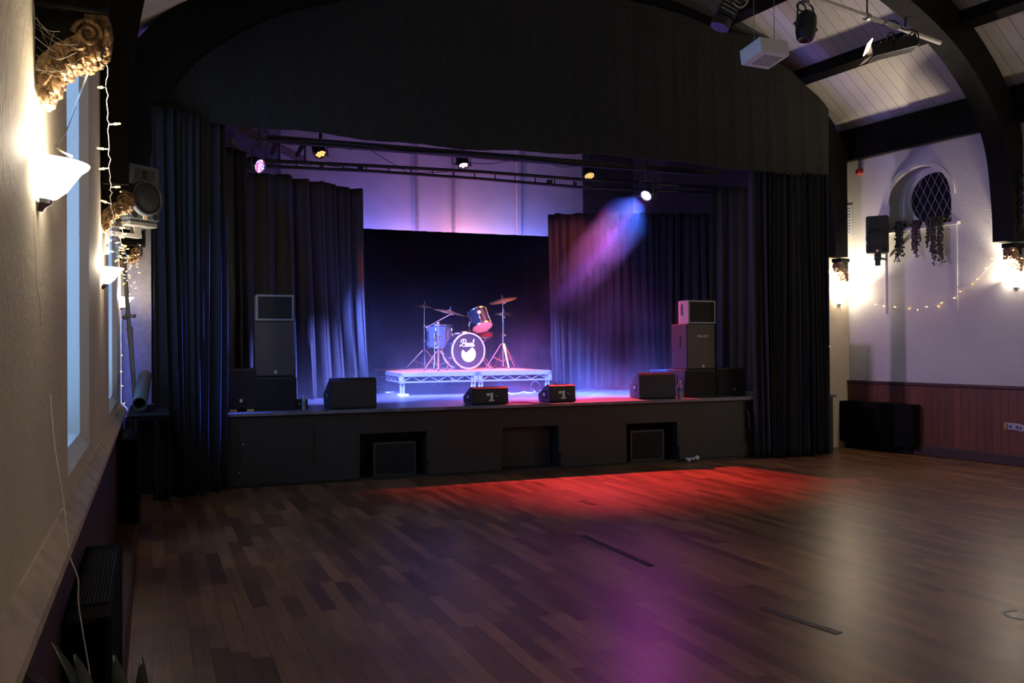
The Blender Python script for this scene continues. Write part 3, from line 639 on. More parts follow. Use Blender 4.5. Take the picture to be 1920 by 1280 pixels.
# monitor wedges
def wedge(label, px, o, rz, w, h, d, one=False, tilt=0, loc=None, red=False):
    t = thing('monitor_wedge', label, 'stage monitor', loc or stage_loc(px, o, STH+.004), rz, 'monitor wedges along the stage edge')
    prof = [(0, 0), (-.012, .02), (.0, h*.9), (.03, h), (.10, h), (d, h*.42), (d*.93, 0)]
    b = prism(B(), prof, -w/2, w/2); bmesh.ops.bevel(b, geom=b.edges[:], offset=.006, segments=2, affect='EDGES')
    obj('cabinet', b, BLKPL, t)
    n = V((0, h*.58, d-.10)).normalized()
    a, c = V((0, .10, h)), V((0, d, h*.42)); m_ = (a+c)/2; L = (c-a).length; ang = math.atan2(c.z-a.z, c.y-a.y)
    obj('grille', bx(B(), (0, 0, .006), (w-.05, L-.05, .012), Matrix.Translation(m_) @ Matrix.Rotation(ang, 4, 'X')), GRILLE, t)
    for s in (-1, 1):
        b = bx(B(), (s*(w/2+.001), d*.42, h*.42), (.008, .17, .10), bev=.003); hd = obj('handle', b, M('handle recess'), t)
        obj('connector_plate', bx(B(), (s*(w/2+.004), d*.42, h*.42), (.006, .08, .045)), STEEL, hd)
    obj('carry_bar', bx(B(), (0, .04, h*.985), (w*.5, .02, .012), bev=.003), BLKMET, t)
    if one:
        o = obj('number_marking', text_bm('1', .125, .003), M('white tape', (.75, .72, .62), .6), t, loc=(.01, -.012, h*.43), rot=(pi/2, 0, 0))
        b = B(); bx(b, (-.035, -.009, h*.43+.03), (.04, .006, .03)); bx(b, (.01, -.009, h*.43-.043), (.07, .006, .02)); bx(b, (.012, -.009, h*.43), (.034, .006, .1)); obj('marking_tape', b, M('white tape'), t)
        tube_ = tube(B(), catmull([(.06, -.02, h*.5), (.085, -.035, h*.42), (.10, -.05, h*.25), (.14, -.05, .08), (.16, -.06, .012)], 6), .005, 6); obj('signal_lead', tube_, RUBBER, t)
        obj('plug', cyl(B(), (.055, -.016, h*.52), (.085, -.035, h*.42), .009), CHROME, t)
wedge('big black monitor wedge beside the left loudspeaker stack', 663, .05, A_ST+.04, px_w(620, 706, .05), z_at(663, 709, .05)-STH, .52)
wedge('small monitor wedge marked 1 in front of the riser centre', 919, .04, A_ST+.04, px_w(884, 952, .04), z_at(919, 726, .04)-STH, .36, True)
wedge('small monitor wedge marked 1 with its left side lit red', 1054, .06, A_ST+.02, px_w(1030, 1079, .06), z_at(1054, 721.5, .06)-STH, .38, True)
wedge('big black monitor wedge beside the right loudspeaker stack', 1232, .1, A_ST-.22, px_w(1202, 1264, .1), z_at(1232, 699, .1)-STH, .50)
# bottle, small stage boxes
def bottle(label, loc, h, r, mat):
    t = thing('water_bottle', label, 'bottle', loc)
    obj('bottle_body', lathe(B(), [(0, 0), (r, 0), (r, h*.3), (r*.92, h*.45), (r, h*.6), (r*.9, h*.75), (r*.38, h*.9), (r*.38, h*.93), (0, h*.93)], 16), mat, t, True)
    obj('cap', cyl(B(), (0, 0, h*.93), (0, 0, h), r*.42), WHITEPL, t); obj('bottle_label', cyl(B(), (0, 0, h*.4), (0, 0, h*.58), r*1.01, caps=False), M('blue label', (.06, .12, .3), .5), t)
PET = M('clear bottle plastic', (.25, .27, .32), .15, spec=.8)
bottle('water bottle standing on the stage edge by the right stack', stage_loc(1274.5, .1, STH), .24, .036, PET)
bottle('water bottle standing beside the left stack', stage_loc(569, .16, STH), .16, .022, PET)
t = thing('stage_box', 'small black connector box on the floor beside the left stack', 'connector box', stage_loc(566, .3, STH), A_ST)
obj('box_body', bx(B(), (0, .06, .055), (.13, .12, .11), bev=.008), BLKPL, t)
b = B()
for x_ in (-.035, 0, .035): cyl(b, (x_, -.004, .06), (x_, .004, .06), .012)
obj('socket', b, STEEL, t)
# boxes in the recesses under the stage
for i, (x0, x1, y0, y1, lb) in enumerate(((699, 778, 828, 889, 'square black loudspeaker pushed into the left recess under the stage'), (1180, 1243, 806, 864, 'square black loudspeaker pushed into the right recess under the stage'))):
    of = .10; zt = z_at((x0+x1)/2, y0, of)
    cabinet(lb, stage_loc((x0+x1)/2, of, 0.03), A_ST, px_w(x0, x1, of), zt-.03, .36, frame=M('scuffed black frame', (.03, .03, .03), .5), handle=False)
a, c, zt = RECB[1]
t = thing('hatch_shelf', 'dark board leaning in the middle recess under the stage', 'board', MST @ V(((a+c)/2, .22, .03)), A_ST)
obj('board_panel', bx(B(), (0, 0, .27), (c-a-.06, .03, .54), bev=.005), BLACKP, t); obj('top_edge', bx(B(), (-.1, -.005, .55), (.5, .04, .02)), M('grey edge', (.06, .06, .06), .6), t)
# hatch door at left of the stage front
dx0, dx1 = st(450, 850, 0).x, st(587, 850, 0).x
t = thing('stage_hatch', 'plain hatch door with small knob at the left of the stage front', 'hatch', MST @ V(((dx0+dx1)/2, -.014, .05)), A_ST)
hh = st(520, 798, 0).z
obj('door_panel', bx(B(), (0, 0, hh/2-.03), (dx1-dx0, .024, hh-.06), bev=.004), M('black hatch paint', (.0125, .0125, .011), .55, var=.2, scale=5), t)
obj('knob', ball(B(), (-(dx1-dx0)/2+.03, -.03, st(455, 833, 0).z-.05), .016), STEEL, t, True)
# U handle, paper, cable on the floor, tape
hp = stage(1409, 790, -.03)
t = tag(obj('grab_handle', tube(B(), [(-.07, .03, .16), (-.07, 0, .15), (-.05, -.02, .1), (-.05, -.02, -.1), (-.02, -.02, -.14), (.1, -.02, -.14), (.1, .03, -.14)], .011, 8), M('dark handle', (.04, .04, .04), .4)), 'dark bent grab handle on the stage front by the right curtain', 'handle'); t.location = hp; t.rotation_euler = (0, 0, A_ST)
pp = stz(1262, 858, 0.0)
t = thing('crumpled_paper', 'crumpled white paper lying at the foot of the right recess', 'paper', MST @ V((pp.x, -.10, .002)), .3)
b = B(); gv = [[b.verts.new((-.11+.22*i/6, -.05+.1*j/3, .012+.05*abs(sin(i*1.3+j*.8))+.03*(i > 3)*(j == 1))) for j in range(4)] for i in range(7)]
for i in range(6):
    for j in range(3): b.faces.new((gv[i][j], gv[i+1][j], gv[i+1][j+1], gv[i][j+1]))
o = obj('sheet', b, WHITEPL, t); o.modifiers.new('paper', 'SOLIDIFY').thickness = .002
def fl(x, y, z=.006): return onz(x, y, z)
tag(obj('floor_cable', tube(B(), catmull([fl(415, 909), fl(430, 905), fl(441, 898), stage(449, 886, -.03)], 8), .006, 6), CORD), 'pale cable end curving off the floor by the left curtain', 'cable')
def strip(name, x0, y0, x1, y1, wdt, label, z=.0015, mat=None, cat='tape'):
    p, q = onz(x0, y0, z), onz(x1, y1, z); d = q-p; t = obj(name, bx(B(), (0, 0, 0), (wdt, d.length, .0025)), mat or RUBBER); t.location = (p+q)/2; t.rotation_euler = (0, 0, math.atan2(-d.x, d.y)); return tag(t, label, cat)
strip('floor_tape', 1092, 1003, 1222, 1061, .055, 'long black tape strip in the middle of the dance floor')
strip('floor_tape', 1428, 1139, 1574, 1187, .055, 'scuffed black tape strip nearer the right on the dance floor', mat=M('scuffed tape', (.02, .018, .014), .5, var=.7, scale=30))
strip('floor_tape', 1088, 938, 1114, 946, .07, 'short black tape scrap near the stage on the dance floor')
c = onz(1916, 1153, .001); b = lathe(B(), [(.075, 0), (.095, 0), (.095, .0015), (.075, .0015), (.075, 0)], 30, I4, .9, 5.6)
t = tag(obj('chalk_ring', b, M('worn white paint', (.6, .57, .5), .6, var=.4, scale=40)), 'worn white ring mark on the floor at right edge', 'mark'); t.location = c
# stage cables
def sf(x, y, z=STH+.006): return onz(x, y, z)
tag(obj('white_cable', tube(B(), catmull([sf(948, 733), sf(958, 738), sf(972, 737), sf(985, 734), sf(1000, 733), sf(1012, 728), V(sf(1010, 733))+V((0, 0, .13)), V(sf(1000, 733))+V((0, 0, .15)), V(sf(995, 733))+V((0, 0, .06)), sf(1003, 734), sf(990, 736), sf(975, 732)], 8), .009, 6), WHITEPL), 'white coiled cable on the stage right of the riser', 'cable')
tag(obj('white_cable', tube(B(), catmull([sf(706, 733), sf(720, 735), sf(735, 735), sf(748, 732)], 8), .008, 6), WHITEPL), 'white cable lying left of the riser leg', 'cable')
tag(obj('red_cable', tube(B(), catmull([sf(950, 757), sf(960, 754.5), sf(985, 754), sf(1005, 756), sf(1028, 757), sf(1045, 759)], 8), .006, 6), M('dark red flex', (.12, .02, .02), .5)), 'dark red cable looping along the stage edge between small wedges', 'cable')
# ------------------------------------------------------------------ drum riser: two decks
RX0 = stz(748, 697, RSR).x; RX0 = st(748, 700, 2.35).x; RX1 = st(1035, 695, 2.35).x; RD = 2.44; DW = (RX1-RX0)/2; RH = RSR-STH
BOARD = M('scuffed hardboard deck top', (.36, .125, .045), .65, var=.25, scale=5, spec=.3)
for i in range(2):
    t = thing('riser_deck', ['left aluminium staging deck carrying the floor tom side of the kit', 'right aluminium staging deck carrying the tall cymbal stand'][i], 'staging deck', MST @ V((RX0+DW*(i+.5), 2.35, STH)), A_ST, 'drum riser decks')
    wd = DW-.008
    obj('deck_top', bx(B(), (0, RD/2, RH-.012), (wd-.03, RD-.03, .024)), BOARD, t)
    b = B(); fz0 = RH-.155
    for y_ in (.02, RD-.02):
        bx(b, (0, y_, RH-.035), (wd, .04, .058)); bx(b, (0, y_, fz0+.012), (wd, .03, .022))
        for x_ in (-wd/2+.03, wd/2-.03): bx(b, (x_, y_, (RH+fz0)/2-.02), (.06, .04, RH-fz0-.03))
    for x_ in (-wd/2+.02, wd/2-.02):
        bx(b, (x_, RD/2, RH-.035), (.04, RD, .058)); bx(b, (x_, RD/2, fz0+.012), (.03, RD, .022))
    obj('frame', b, ALU, t)
    b = B()
    for y_ in (.02, RD-.02):
        n = 8; 
        for k in range(n):
            x0, x1 = -wd/2+.06+(wd-.12)*k/n, -wd/2+.06+(wd-.12)*(k+1)/n; z0, z1 = fz0+.022, RH-.064
            if k % 2: z0, z1 = z1, z0
            cyl(b, (x0, y_, z0), (x1, y_, z1), .006, seg=6)
    for x_ in (-wd/2+.02, wd/2-.02):
        n = 16
        for k in range(n):
            y0, y1 = .06+(RD-.12)*k/n, .06+(RD-.12)*(k+1)/n; z0, z1 = fz0+.022, RH-.064
            if k % 2: z0, z1 = z1, z0
            cyl(b, (x_, y0, z0), (x_, y1, z1), .006, seg=6)
    obj('lattice', b, ALU, t)
    for x_ in (-wd/2+.055, wd/2-.055):
        for y_ in (.05, RD-.05):
            b = B()
            for dx in (-.022, .022): cyl(b, (x_+dx, y_, .02), (x_+dx, y_, RH-.06), .019, seg=12)
            lg = obj('leg', b, ALU, t, True)
            obj('foot_plate', bx(B(), (x_+(.015 if x_ < 0 else -.015), y_, .013), (.14, .16, .026), bev=.004), WHITEPL, lg)
t = thing('plywood_ramp', 'tilted orange lit board under the right riser deck', 'board', MST @ V((RX1-.35, 5.1, STH)), A_ST)
obj('panel', bx(B(), (0, 0, .13), (.9, .5, .02), Matrix.Rotation(.42, 4, 'X')), M('raw ply', (.5, .3, .15), .6), t); obj('batten', bx(B(), (0, .2, .11), (.9, .04, .22)), M('raw ply'), t)
# ------------------------------------------------------------------ drum kit
SHELL = M('black lacquered drum shell', (.009, .009, .011), .35, spec=.03)
SMOKE = M('smoky blue drum shell', (.05, .06, .085), .2, coat=.5)
HEADW = M('white drum head', (.85, .84, .82), .5); HEADB = M('black drum head', (.016, .016, .02), .4)
WOODH = M('honey wood hoop', (.62, .44, .20), .4)
KZ = RSR
def kp(px, off): return MST @ V((sx(px, off), off, KZ))
def kh(px, py, off): return st(px, py, off).z - KZ
def lug(b, x, y, z, a, L, ax):      # tension lug: small block on the shell
    pass
# bass drum
BO = 3.35; R_ = .305; BD = .43
bdl = kp(879, BO)
t = thing('bass_drum', 'large bass drum with white lettering on its black front head', 'drum', bdl, A_ST+.13)
CX = Matrix.Translation((0, 0, R_+.003)) @ Matrix.Rotation(-pi/2, 4, 'X')   # local z -> +y (towards the drummer)
obj('shell', lathe(B(), [(R_-.02, .02), (R_-.02, BD-.02)], 48, CX), SHELL, t, True)
hoopp = [(R_-.028, 0), (R_-.004, 0), (R_-.002, .018), (R_-.006, .04), (R_-.028, .04), (R_-.028, 0)]
obj('front_hoop', lathe(B(), hoopp, 48, CX), M('silver grey hoop', (.55, .56, .6), .3, .6), t, True)['label'] = 'silver front hoop'
obj('rear_hoop', lathe(B(), hoopp, 48, CX @ Matrix.Translation((0, 0, BD-.04))), WOODH, t, True)['label'] = 'honey coloured wooden rear hoop'
hd = obj('front_head', disc(B(), (0, .012, R_+.003), (0, 1, 0), R_-.028, 48, .004), HEADB, t)
# white port patch with a notch at its top, and a tan fold over it
b = B(); cz = R_+.003-.055; rr_ = .128; pl = []
for k in range(33):
    a = radians(146)+radians(273)*k/32; pl.append((rr_*cos(a), cz+rr_*sin(a)))
pl += [(-.04, cz+.022)]
cut = [(-.108, cz+.068)]
prism(b, pl, .004, .0095, 1); obj('white_port', b, HEADW, t)['label'] = 'round white port patch with a notch at the top'
b = B(); prism(b, [(-.038, cz+.018), (.058, cz+.072), (.088, cz+.03), (.0, cz-.018)], .002, .0035, 1); obj('tan_fold', b, M('tan cloth', (.60, .45, .28), .8), t)
# script lettering by strokes
b = B()
def stroke(pts, w): tube(b, [(x, .006, z) for x, z in [(q.x, q.y) for q in catmull([(p[0], p[1], 0) for p in pts], 6)]], w, 6)
s_ = .30; ox, oz = -.02, R_+.003+.088
def LT(pts, w=.0048): stroke([(ox+s_*x, oz+s_*z) for x, z in pts], w)
LT([(-.41, -.04), (-.44, -.01), (-.40, .02), (-.34, .0), (-.27, .12), (-.215, .30)], .0066)          # swash and stem of P
LT([(-.36, .16), (-.37, .25), (-.29, .32), (-.17, .33), (-.09, .27), (-.11, .17), (-.20, .11), (-.27, .12)], .0066)
LT([(-.13, .04), (-.05, .07), (-.03, .12), (-.08, .14), (-.13, .08), (-.11, .01), (-.05, .0), (.0, .05)])   # e
LT([(.11, .12), (.05, .13), (.0, .07), (.02, .01), (.07, .02), (.11, .10), (.11, .02), (.15, .01), (.18, .05)])   # a
LT([(.17, .05), (.205, .14), (.215, .11), (.26, .11), (.24, .03), (.27, .0), (.31, .04)])   # r
LT([(.30, .04), (.37, .20), (.40, .30), (.37, .31), (.34, .15), (.35, .02), (.39, .0), (.43, .02)], .0066)   # l
LT([(-.29, -.045), (.0, -.05), (.40, -.045)], .0048)
obj('lettering', b, M('white lettering', (.85, .85, .85), .5), t)['label'] = 'white script lettering with underline'
for k in range(8):
    b = B(); a = 2*pi*(k+.5)/8; c_, s__ = cos(a), sin(a)
    p = V(((R_-.012)*c_, 0, R_+.003+(R_-.012)*s__)); ex, ez = p.x*1.02, R_+.003+(p.z-R_-.003)*1.02; Ra = Matrix.Rotation(-a+pi/2, 4, 'Y')
    cyl(b, (ex, -.004, ez), (ex, .09, ez), .004, seg=6); bx(b, (0, 0, 0), (.03, .03, .012), Matrix.Translation((ex, .02, ez)) @ Ra, .003)
    for y_ in (.085, BD-.085): bx(b, (0, 0, 0), (.02, .06, .028), Matrix.Translation((p.x, y_, p.z)) @ Ra, .004)
    cyl(b, (ex, .085, ez), (ex, BD, ez), .004, seg=6)
    obj('tension_lug', b, CHROME, t)
for s in (-1, 1):
    b = tube(B(), [(s*.26, .14, .22), (s*.335, .06, .10), (s*.40, -.02, .012)], .010, 8); sp = obj('spur', b, CHROME, t, True); obj('spur_foot', ball(B(), (s*.40, -.02, .012), .014), RUBBER, sp, True)
obj('tom_mount_base', bx(B(), (0, BD*.45, 2*R_+.0), (.10, .10, .045), bev=.01), CHROME, t)
# rack tom on its own mount
tm = kp(900, BO+.2)
zb, zt = kh(904, 614, BO+.2), kh(897, 584, BO+.2)
t = thing('rack_tom', 'black tom with yellow badge tilted above the bass drum', 'drum', tm, A_ST)
TM = Matrix.Translation((0, 0, (zb+zt)/2)) @ Matrix.Rotation(radians(-10), 4, 'Y') @ Matrix.Rotation(radians(-30), 4, 'X')
TR, TL = .168, .29
b = lathe(B(), [(TR-.008, -TL/2+.01), (TR-.008, TL/2-.01)], 36, TM); obj('shell', b, SHELL, t, True)
for nm, z_ in (('top_hoop', TL/2), ('bottom_hoop', -TL/2)):
    obj(nm, lathe(B(), [(TR-.006, z_-.012), (TR+.007, z_-.012), (TR+.009, z_), (TR+.007, z_+.012), (TR-.006, z_+.012), (TR-.006, z_-.012)], 36, TM), CHROME, t, True)
obj('top_head', lathe(B(), [(0, TL/2-.001), (TR-.006, TL/2-.001)], 36, TM), HEADW, t); obj('bottom_head', lathe(B(), [(0, -TL/2+.001), (TR-.006, -TL/2+.001)], 36, TM), M('pink lit pale head', (.8, .76, .78), .5), t)
for k in range(6):
    b = B(); a = 2*pi*(k+.25)/6
    bx(b, (0, 0, 0), (.018, .02, .11), TM @ Matrix.Rotation(a, 4, 'Z') @ Matrix.Translation((TR+.002, 0, 0)), .004); cyl(b, TM @ V(((TR+.008)*cos(a), (TR+.008)*sin(a), -TL/2-.01)), TM @ V(((TR+.008)*cos(a), (TR+.008)*sin(a), TL/2+.015)), .0042, seg=6)
    obj('tension_lug', b, CHROME, t)
obj('badge', disc(B(), TM @ V((TR*cos(radians(-100)), TR*sin(radians(-100)), .05)), TM.to_3x3() @ V((cos(radians(-100)), sin(radians(-100)), 0)), .030, 16, .008), M('yellow badge', (.75, .55, .15), .4, .4), t)
b = B(); hx = 2*R_
for dx in (-.19, -.10):
    tube(b, [(dx+.02, .02, hx-.03), (dx+.02, .04, hx+.13), (dx+.05, .05, hx+.19), (-.02, .04, (zb+zt)/2+.02)], .012, 8)
    cyl(b, (dx+.02, .04, hx+.10), (dx+.02, .04, hx+.15), .02); ball(b, (dx+.03, .04, hx+.17), .022)
obj('mount_arm', b, CHROME, t, True)
# floor tom
fo = BO+.45; ft = kp(824.5, fo); fz0_, fz1_ = kh(824, 652, fo), kh(824, 610, fo); fr_ = px_w(801, 848, fo)/2
t = thing('floor_tom', 'blue lit floor tom standing on three legs left of the bass drum', 'drum', ft, A_ST)
obj('shell', lathe(B(), [(fr_-.012, fz0_+.01), (fr_-.012, fz1_-.01)], 36), SMOKE, t, True)
for nm, z_ in (('top_hoop', fz1_), ('bottom_hoop', fz0_)):
    obj(nm, lathe(B(), [(fr_-.012, z_-.012), (fr_, z_-.012), (fr_+.002, z_), (fr_, z_+.012), (fr_-.012, z_+.012), (fr_-.012, z_-.012)], 36), CHROME, t, True)
obj('top_head', disc(B(), (0, 0, fz1_-.004), (0, 0, 1), fr_-.012, 36), HEADW, t); obj('bottom_head', disc(B(), (0, 0, fz0_+.004), (0, 0, 1), fr_-.012, 36), HEADW, t)
for k in range(8):
    b = B(); a = 2*pi*(k+.3)/8
    for z_ in (fz0_+.07, fz1_-.07): bx(b, (0, 0, z_), (.018, .02, .05), rz_(a) @ Matrix.Translation((fr_-.004, 0, 0)), .004)
    cyl(b, (fr_*cos(a), fr_*sin(a), fz0_-.01), (fr_*cos(a), fr_*sin(a), fz1_+.015), .004, seg=6)
    obj('tension_lug', b, CHROME, t)
for a in (-2.2, -.6, 1.4):
    c_, s__ = (fr_+.018)*cos(a), (fr_+.018)*sin(a)
    lg = obj('leg', tube(B(), [(c_, s__, fz0_+.24), (c_, s__, .12), (c_*1.12, s__*1.12, .05), (c_*1.12, s__*1.12, .012)], .0075, 8), CHROME, t, True)
    obj('leg_bracket', bx(B(), (c_*.97, s__*.97, fz0_+.14), (.035, .035, .06), bev=.006), CHROME, lg); obj('rubber_foot', ball(B(), (c_*1.12, s__*1.12, .013), .013), RUBBER, lg, True)
# snare
so = BO+.62; sn = kp(906, so); sz = kh(906, 627, so)
t = thing('snare_drum', 'shallow chrome snare drum half hidden behind the bass drum', 'drum', sn, A_ST)
obj('shell', lathe(B(), [(.17, sz-.05), (.17, sz+.05)], 32), M('deep red shell', (.10, .008, .014), .35, .1), t, True)
for nm, z_ in (('top_hoop', sz+.055), ('bottom_hoop', sz-.055)): obj(nm, lathe(B(), [(.165, z_-.012), (.18, z_-.012), (.182, z_), (.18, z_+.012), (.165, z_+.012), (.165, z_-.012)], 32), CHROME, t, True)
obj('top_head', disc(B(), (0, 0, sz+.055), (0, 0, 1), .165, 32), HEADW, t)
b = B()
for a in (.4, 2.5, 4.6):
    cyl(b, (0, 0, .22), (.22*cos(a), .22*sin(a), .01), .009, seg=8); tube(b, [(0, 0, sz-.13), (.15*cos(a), .15*sin(a), sz-.08), (.175*cos(a), .175*sin(a), sz-.06)], .008, 6)
cyl(b, (0, 0, .15), (0, 0, sz-.13), .014); obj('stand', b, CHROME, t, True)
# cymbal stands
def cymbal(parent, c, r, nrm, name='cymbal'):
    q = V((0, 0, 1)).rotation_difference(V(nrm).normalized()).to_matrix().to_4x4(); Mx = Matrix.Translation(c) @ q
    o = obj(name, lathe(B(), [(.006, .026), (.02, .025), (.036, .016), (.05, .006), (r*.6, -.006), (r, -.024), (r, -.0265), (r*.6, -.009), (.05, .003), (.034, .013), (.006, .023)], 40, Mx), BRASS, parent, True)
    b = cyl(B(), Mx @ V((0, 0, -.01)), Mx @ V((0, 0, .085)), .004, seg=6); cyl(b, Mx @ V((0, 0, .028)), Mx @ V((0, 0, .04)), .013, .009); cyl(b, Mx @ V((0, 0, .05)), Mx @ V((0, 0, .064)), .009); obj('wing_nut', b, CHROME, o); return o
def tripod(parent, h, spread, rot=0, zt=None, r=.009):
    zt = zt or .42*h
    for k in range(3):
        a = rot+2*pi*k/3; c_, s__ = cos(a), sin(a)
        b = B()
        for d in (-.012, .012):
            cyl(b, (c_*.03-s__*d, s__*.03+c_*d, zt), (c_*spread-s__*d*.3, s__*spread+c_*d*.3, .015), r*.6, seg=6)
        cyl(b, (c_*.02, s__*.02, zt*.28), (c_*spread*.56, s__*spread*.56, zt*.46), r*.6, seg=6)
        lg = obj('leg', b, CHROME, parent, True); obj('rubber_foot', ball(B(), (c_*spread, s__*spread, .014), .017, (1.2, 1.2, .8)), RUBBER, lg, True)
def pole(parent, segs, name='pole'):
    b = B()
    for z0, z1, r in segs: cyl(b, (0, 0, z0), (0, 0, z1), r, seg=10)
    for (z0, z1, r) in segs[:-1]: cyl(b, (0, 0, z1-.03), (0, 0, z1+.02), r*1.6, seg=10); ball(b, (r*2.2, 0, z1), r*1.1, (1.4, .6, 1))
    obj(name, b, CHROME, parent, True)
co = BO+.35
cz_ = kh(943, 561, co); t = thing('cymbal_stand', 'tall chrome cymbal stand with tilted bronze crash right of the kit', 'cymbal stand', kp(943.5, co), A_ST)
pole(t, [(.04, cz_*.48, .016), (cz_*.45, cz_*.74, .0125), (cz_*.7, cz_, .0085)]); tripod(t, cz_, .30, .5, cz_*.36)
b = cyl(B(), (0, 0, cz_-.09), (0, 0, cz_-.03), .018); bx(b, (.03, 0, cz_-.06), (.05, .02, .03), bev=.005); obj('tilter', b, CHROME, t)
cymbal(t, (0, 0, cz_), px_w(917, 968, co)/2, (-.28, -.12, 1))
ho = BO+.75; hz = kh(945, 588, ho)
t = thing('hi_hat_stand', 'hi-hat stand with thin paired cymbals behind the tall crash stand', 'cymbal stand', kp(945, ho), A_ST)
pole(t, [(.04, hz*.6, .013), (hz*.55, hz+.1, .006)]); tripod(t, hz, .26, 1.6, hz*.4)
cymbal(t, (0, 0, hz), .165, (0.03, -.02, 1)); cymbal(t, (0, 0, hz-.02), .165, (0.03, -.02, -1), 'bottom_cymbal')
obj('pedal', bx(B(), (0, -.1, .03), (.09, .26, .015), Matrix.Rotation(.12, 4, 'X'), .004), STEEL, t)
bo_ = BO-.26; bz = kh(823, 607, bo_)
t = thing('boom_stand', 'chrome boom stand holding tilted bronze cymbal before the floor tom', 'cymbal stand', kp(822, bo_), A_ST)
pole(t, [(.05, bz*.42, .018), (bz*.4, bz*.72, .013), (bz*.68, bz, .010)]); tripod(t, bz, .26, .25, bz*.42)
p1 = st(848, 587, bo_); p0 = st(800, 613, bo_); ori = V((sx(822, bo_), bo_, KZ))
b = tube(B(), [p0-ori, p1-ori], .009, 8); ball(b, (0, 0, bz), .03, (1, .8, 1.2)); ball(b, p0-ori, .018); cyl(b, p1-ori-V((0, 0, .03)), p1-ori+V((0, 0, .02)), .016); obj('boom_arm', b, CHROME, t, True)
pc = st(842, 588, bo_)-ori
cymbal(t, p1-ori+V((-.04, 0, .03)), px_w(812, 871, bo_)/2, (.20, -.13, 1))
lo = BO+.75; lz = kh(797, 573, lo)
t = thing('cymbal_stand', 'thin dark stand with flat dark cymbal at far left of the kit', 'cymbal stand', kp(796, lo), A_ST)
pole(t, [(.04, lz*.45, .012), (lz*.42, lz*.68, .010), (lz*.65, lz, .007)]); tripod(t, lz, .34, 2.5, lz*.3)
cymbal(t, (0, 0, lz), px_w(785, 820, lo)/2, (.10, -.06, 1))
# ------------------------------------------------------------------ stage lighting truss and lamps
TO = 1.75
def tst(px, py, o=TO): return st(px, py, o)
t = thing('lighting_truss', 'black ladder truss spanning the stage opening', 'truss', MST.translation, A_ST)
top = [(452, 299), (700, 311), (900, 322), (1100, 337), (1350, 352)]; bot = [(452, 309), (700, 321), (900, 335), (1100, 352), (1350, 362)]
tp = [tst(*p) for p in top]; bp_ = [tst(*p) for p in bot]
obj('top_rail', tube(B(), tp, .024, 8), BLKMET, t, True); obj('bottom_rail', tube(B(), bp_, .022, 8), BLKMET, t, True)
def interp(P, x):
    for a, c in zip(P, P[1:]):
        if a.x <= x <= c.x: return a.lerp(c, (x-a.x)/(c.x-a.x))
    return P[-1]
xs = [tp[0].x+.08+(tp[-1].x-tp[0].x-.16)*k/23 for k in range(24)]
for k, x in enumerate(xs):
    obj('rung', cyl(B(), interp(tp, x), interp(bp_, x), .009, seg=6), BLKMET, t)
for px, py in ((675, 314), (1029, 343), (1077, 345), (604, 313)):
    p = tst(px, py); bx_ = obj('clamp_box', bx(B(), p-V((0, .03, 0)), (.075, .06, .075) if px in (675, 1029) else (.03, .05, .05), bev=.006), BLKMET, t)
# hanging brackets to the beam above
BO2 = 1.2
bm0, bm1 = st(500, 260, BO2), st(1345, 326, BO2)
t2 = thing('stage_beam', 'dark steel channel beam high behind the pelmet', 'beam', MST.translation, A_ST)
b = B(); mid = (bm0+bm1)/2; d = bm1-bm0; ang = math.atan2(d.z, d.x)
Mx = Matrix.Translation(mid) @ Matrix.Rotation(-ang, 4, 'Y')
bx(b, (0, 0, .035), (d.length, .09, .012), Mx); bx(b, (0, 0, -.035), (d.length, .09, .012), Mx); bx(b, (0, 0, 0), (d.length, .012, .07), Mx)
obj('channel', b, M('dark beam paint', (.035, .033, .035), .5, .2), t2)
for (xa_, ya_, xb_, yb_) in ((520, 262, 510, 288), (572, 262, 557, 292)):
    obj('brace', tube(B(), [st(xa_, ya_, 1.2), st(xb_, yb_, 1.9)], .03, 4), BLKMET, t2)
for px, y0, y1 in ((524, 262, 299), (572, 263, 303)):
    obj('drop_arm', cyl(B(), st(px, y0, 1.2), st(px, y1, TO), .018, seg=6), BLKMET, t2)
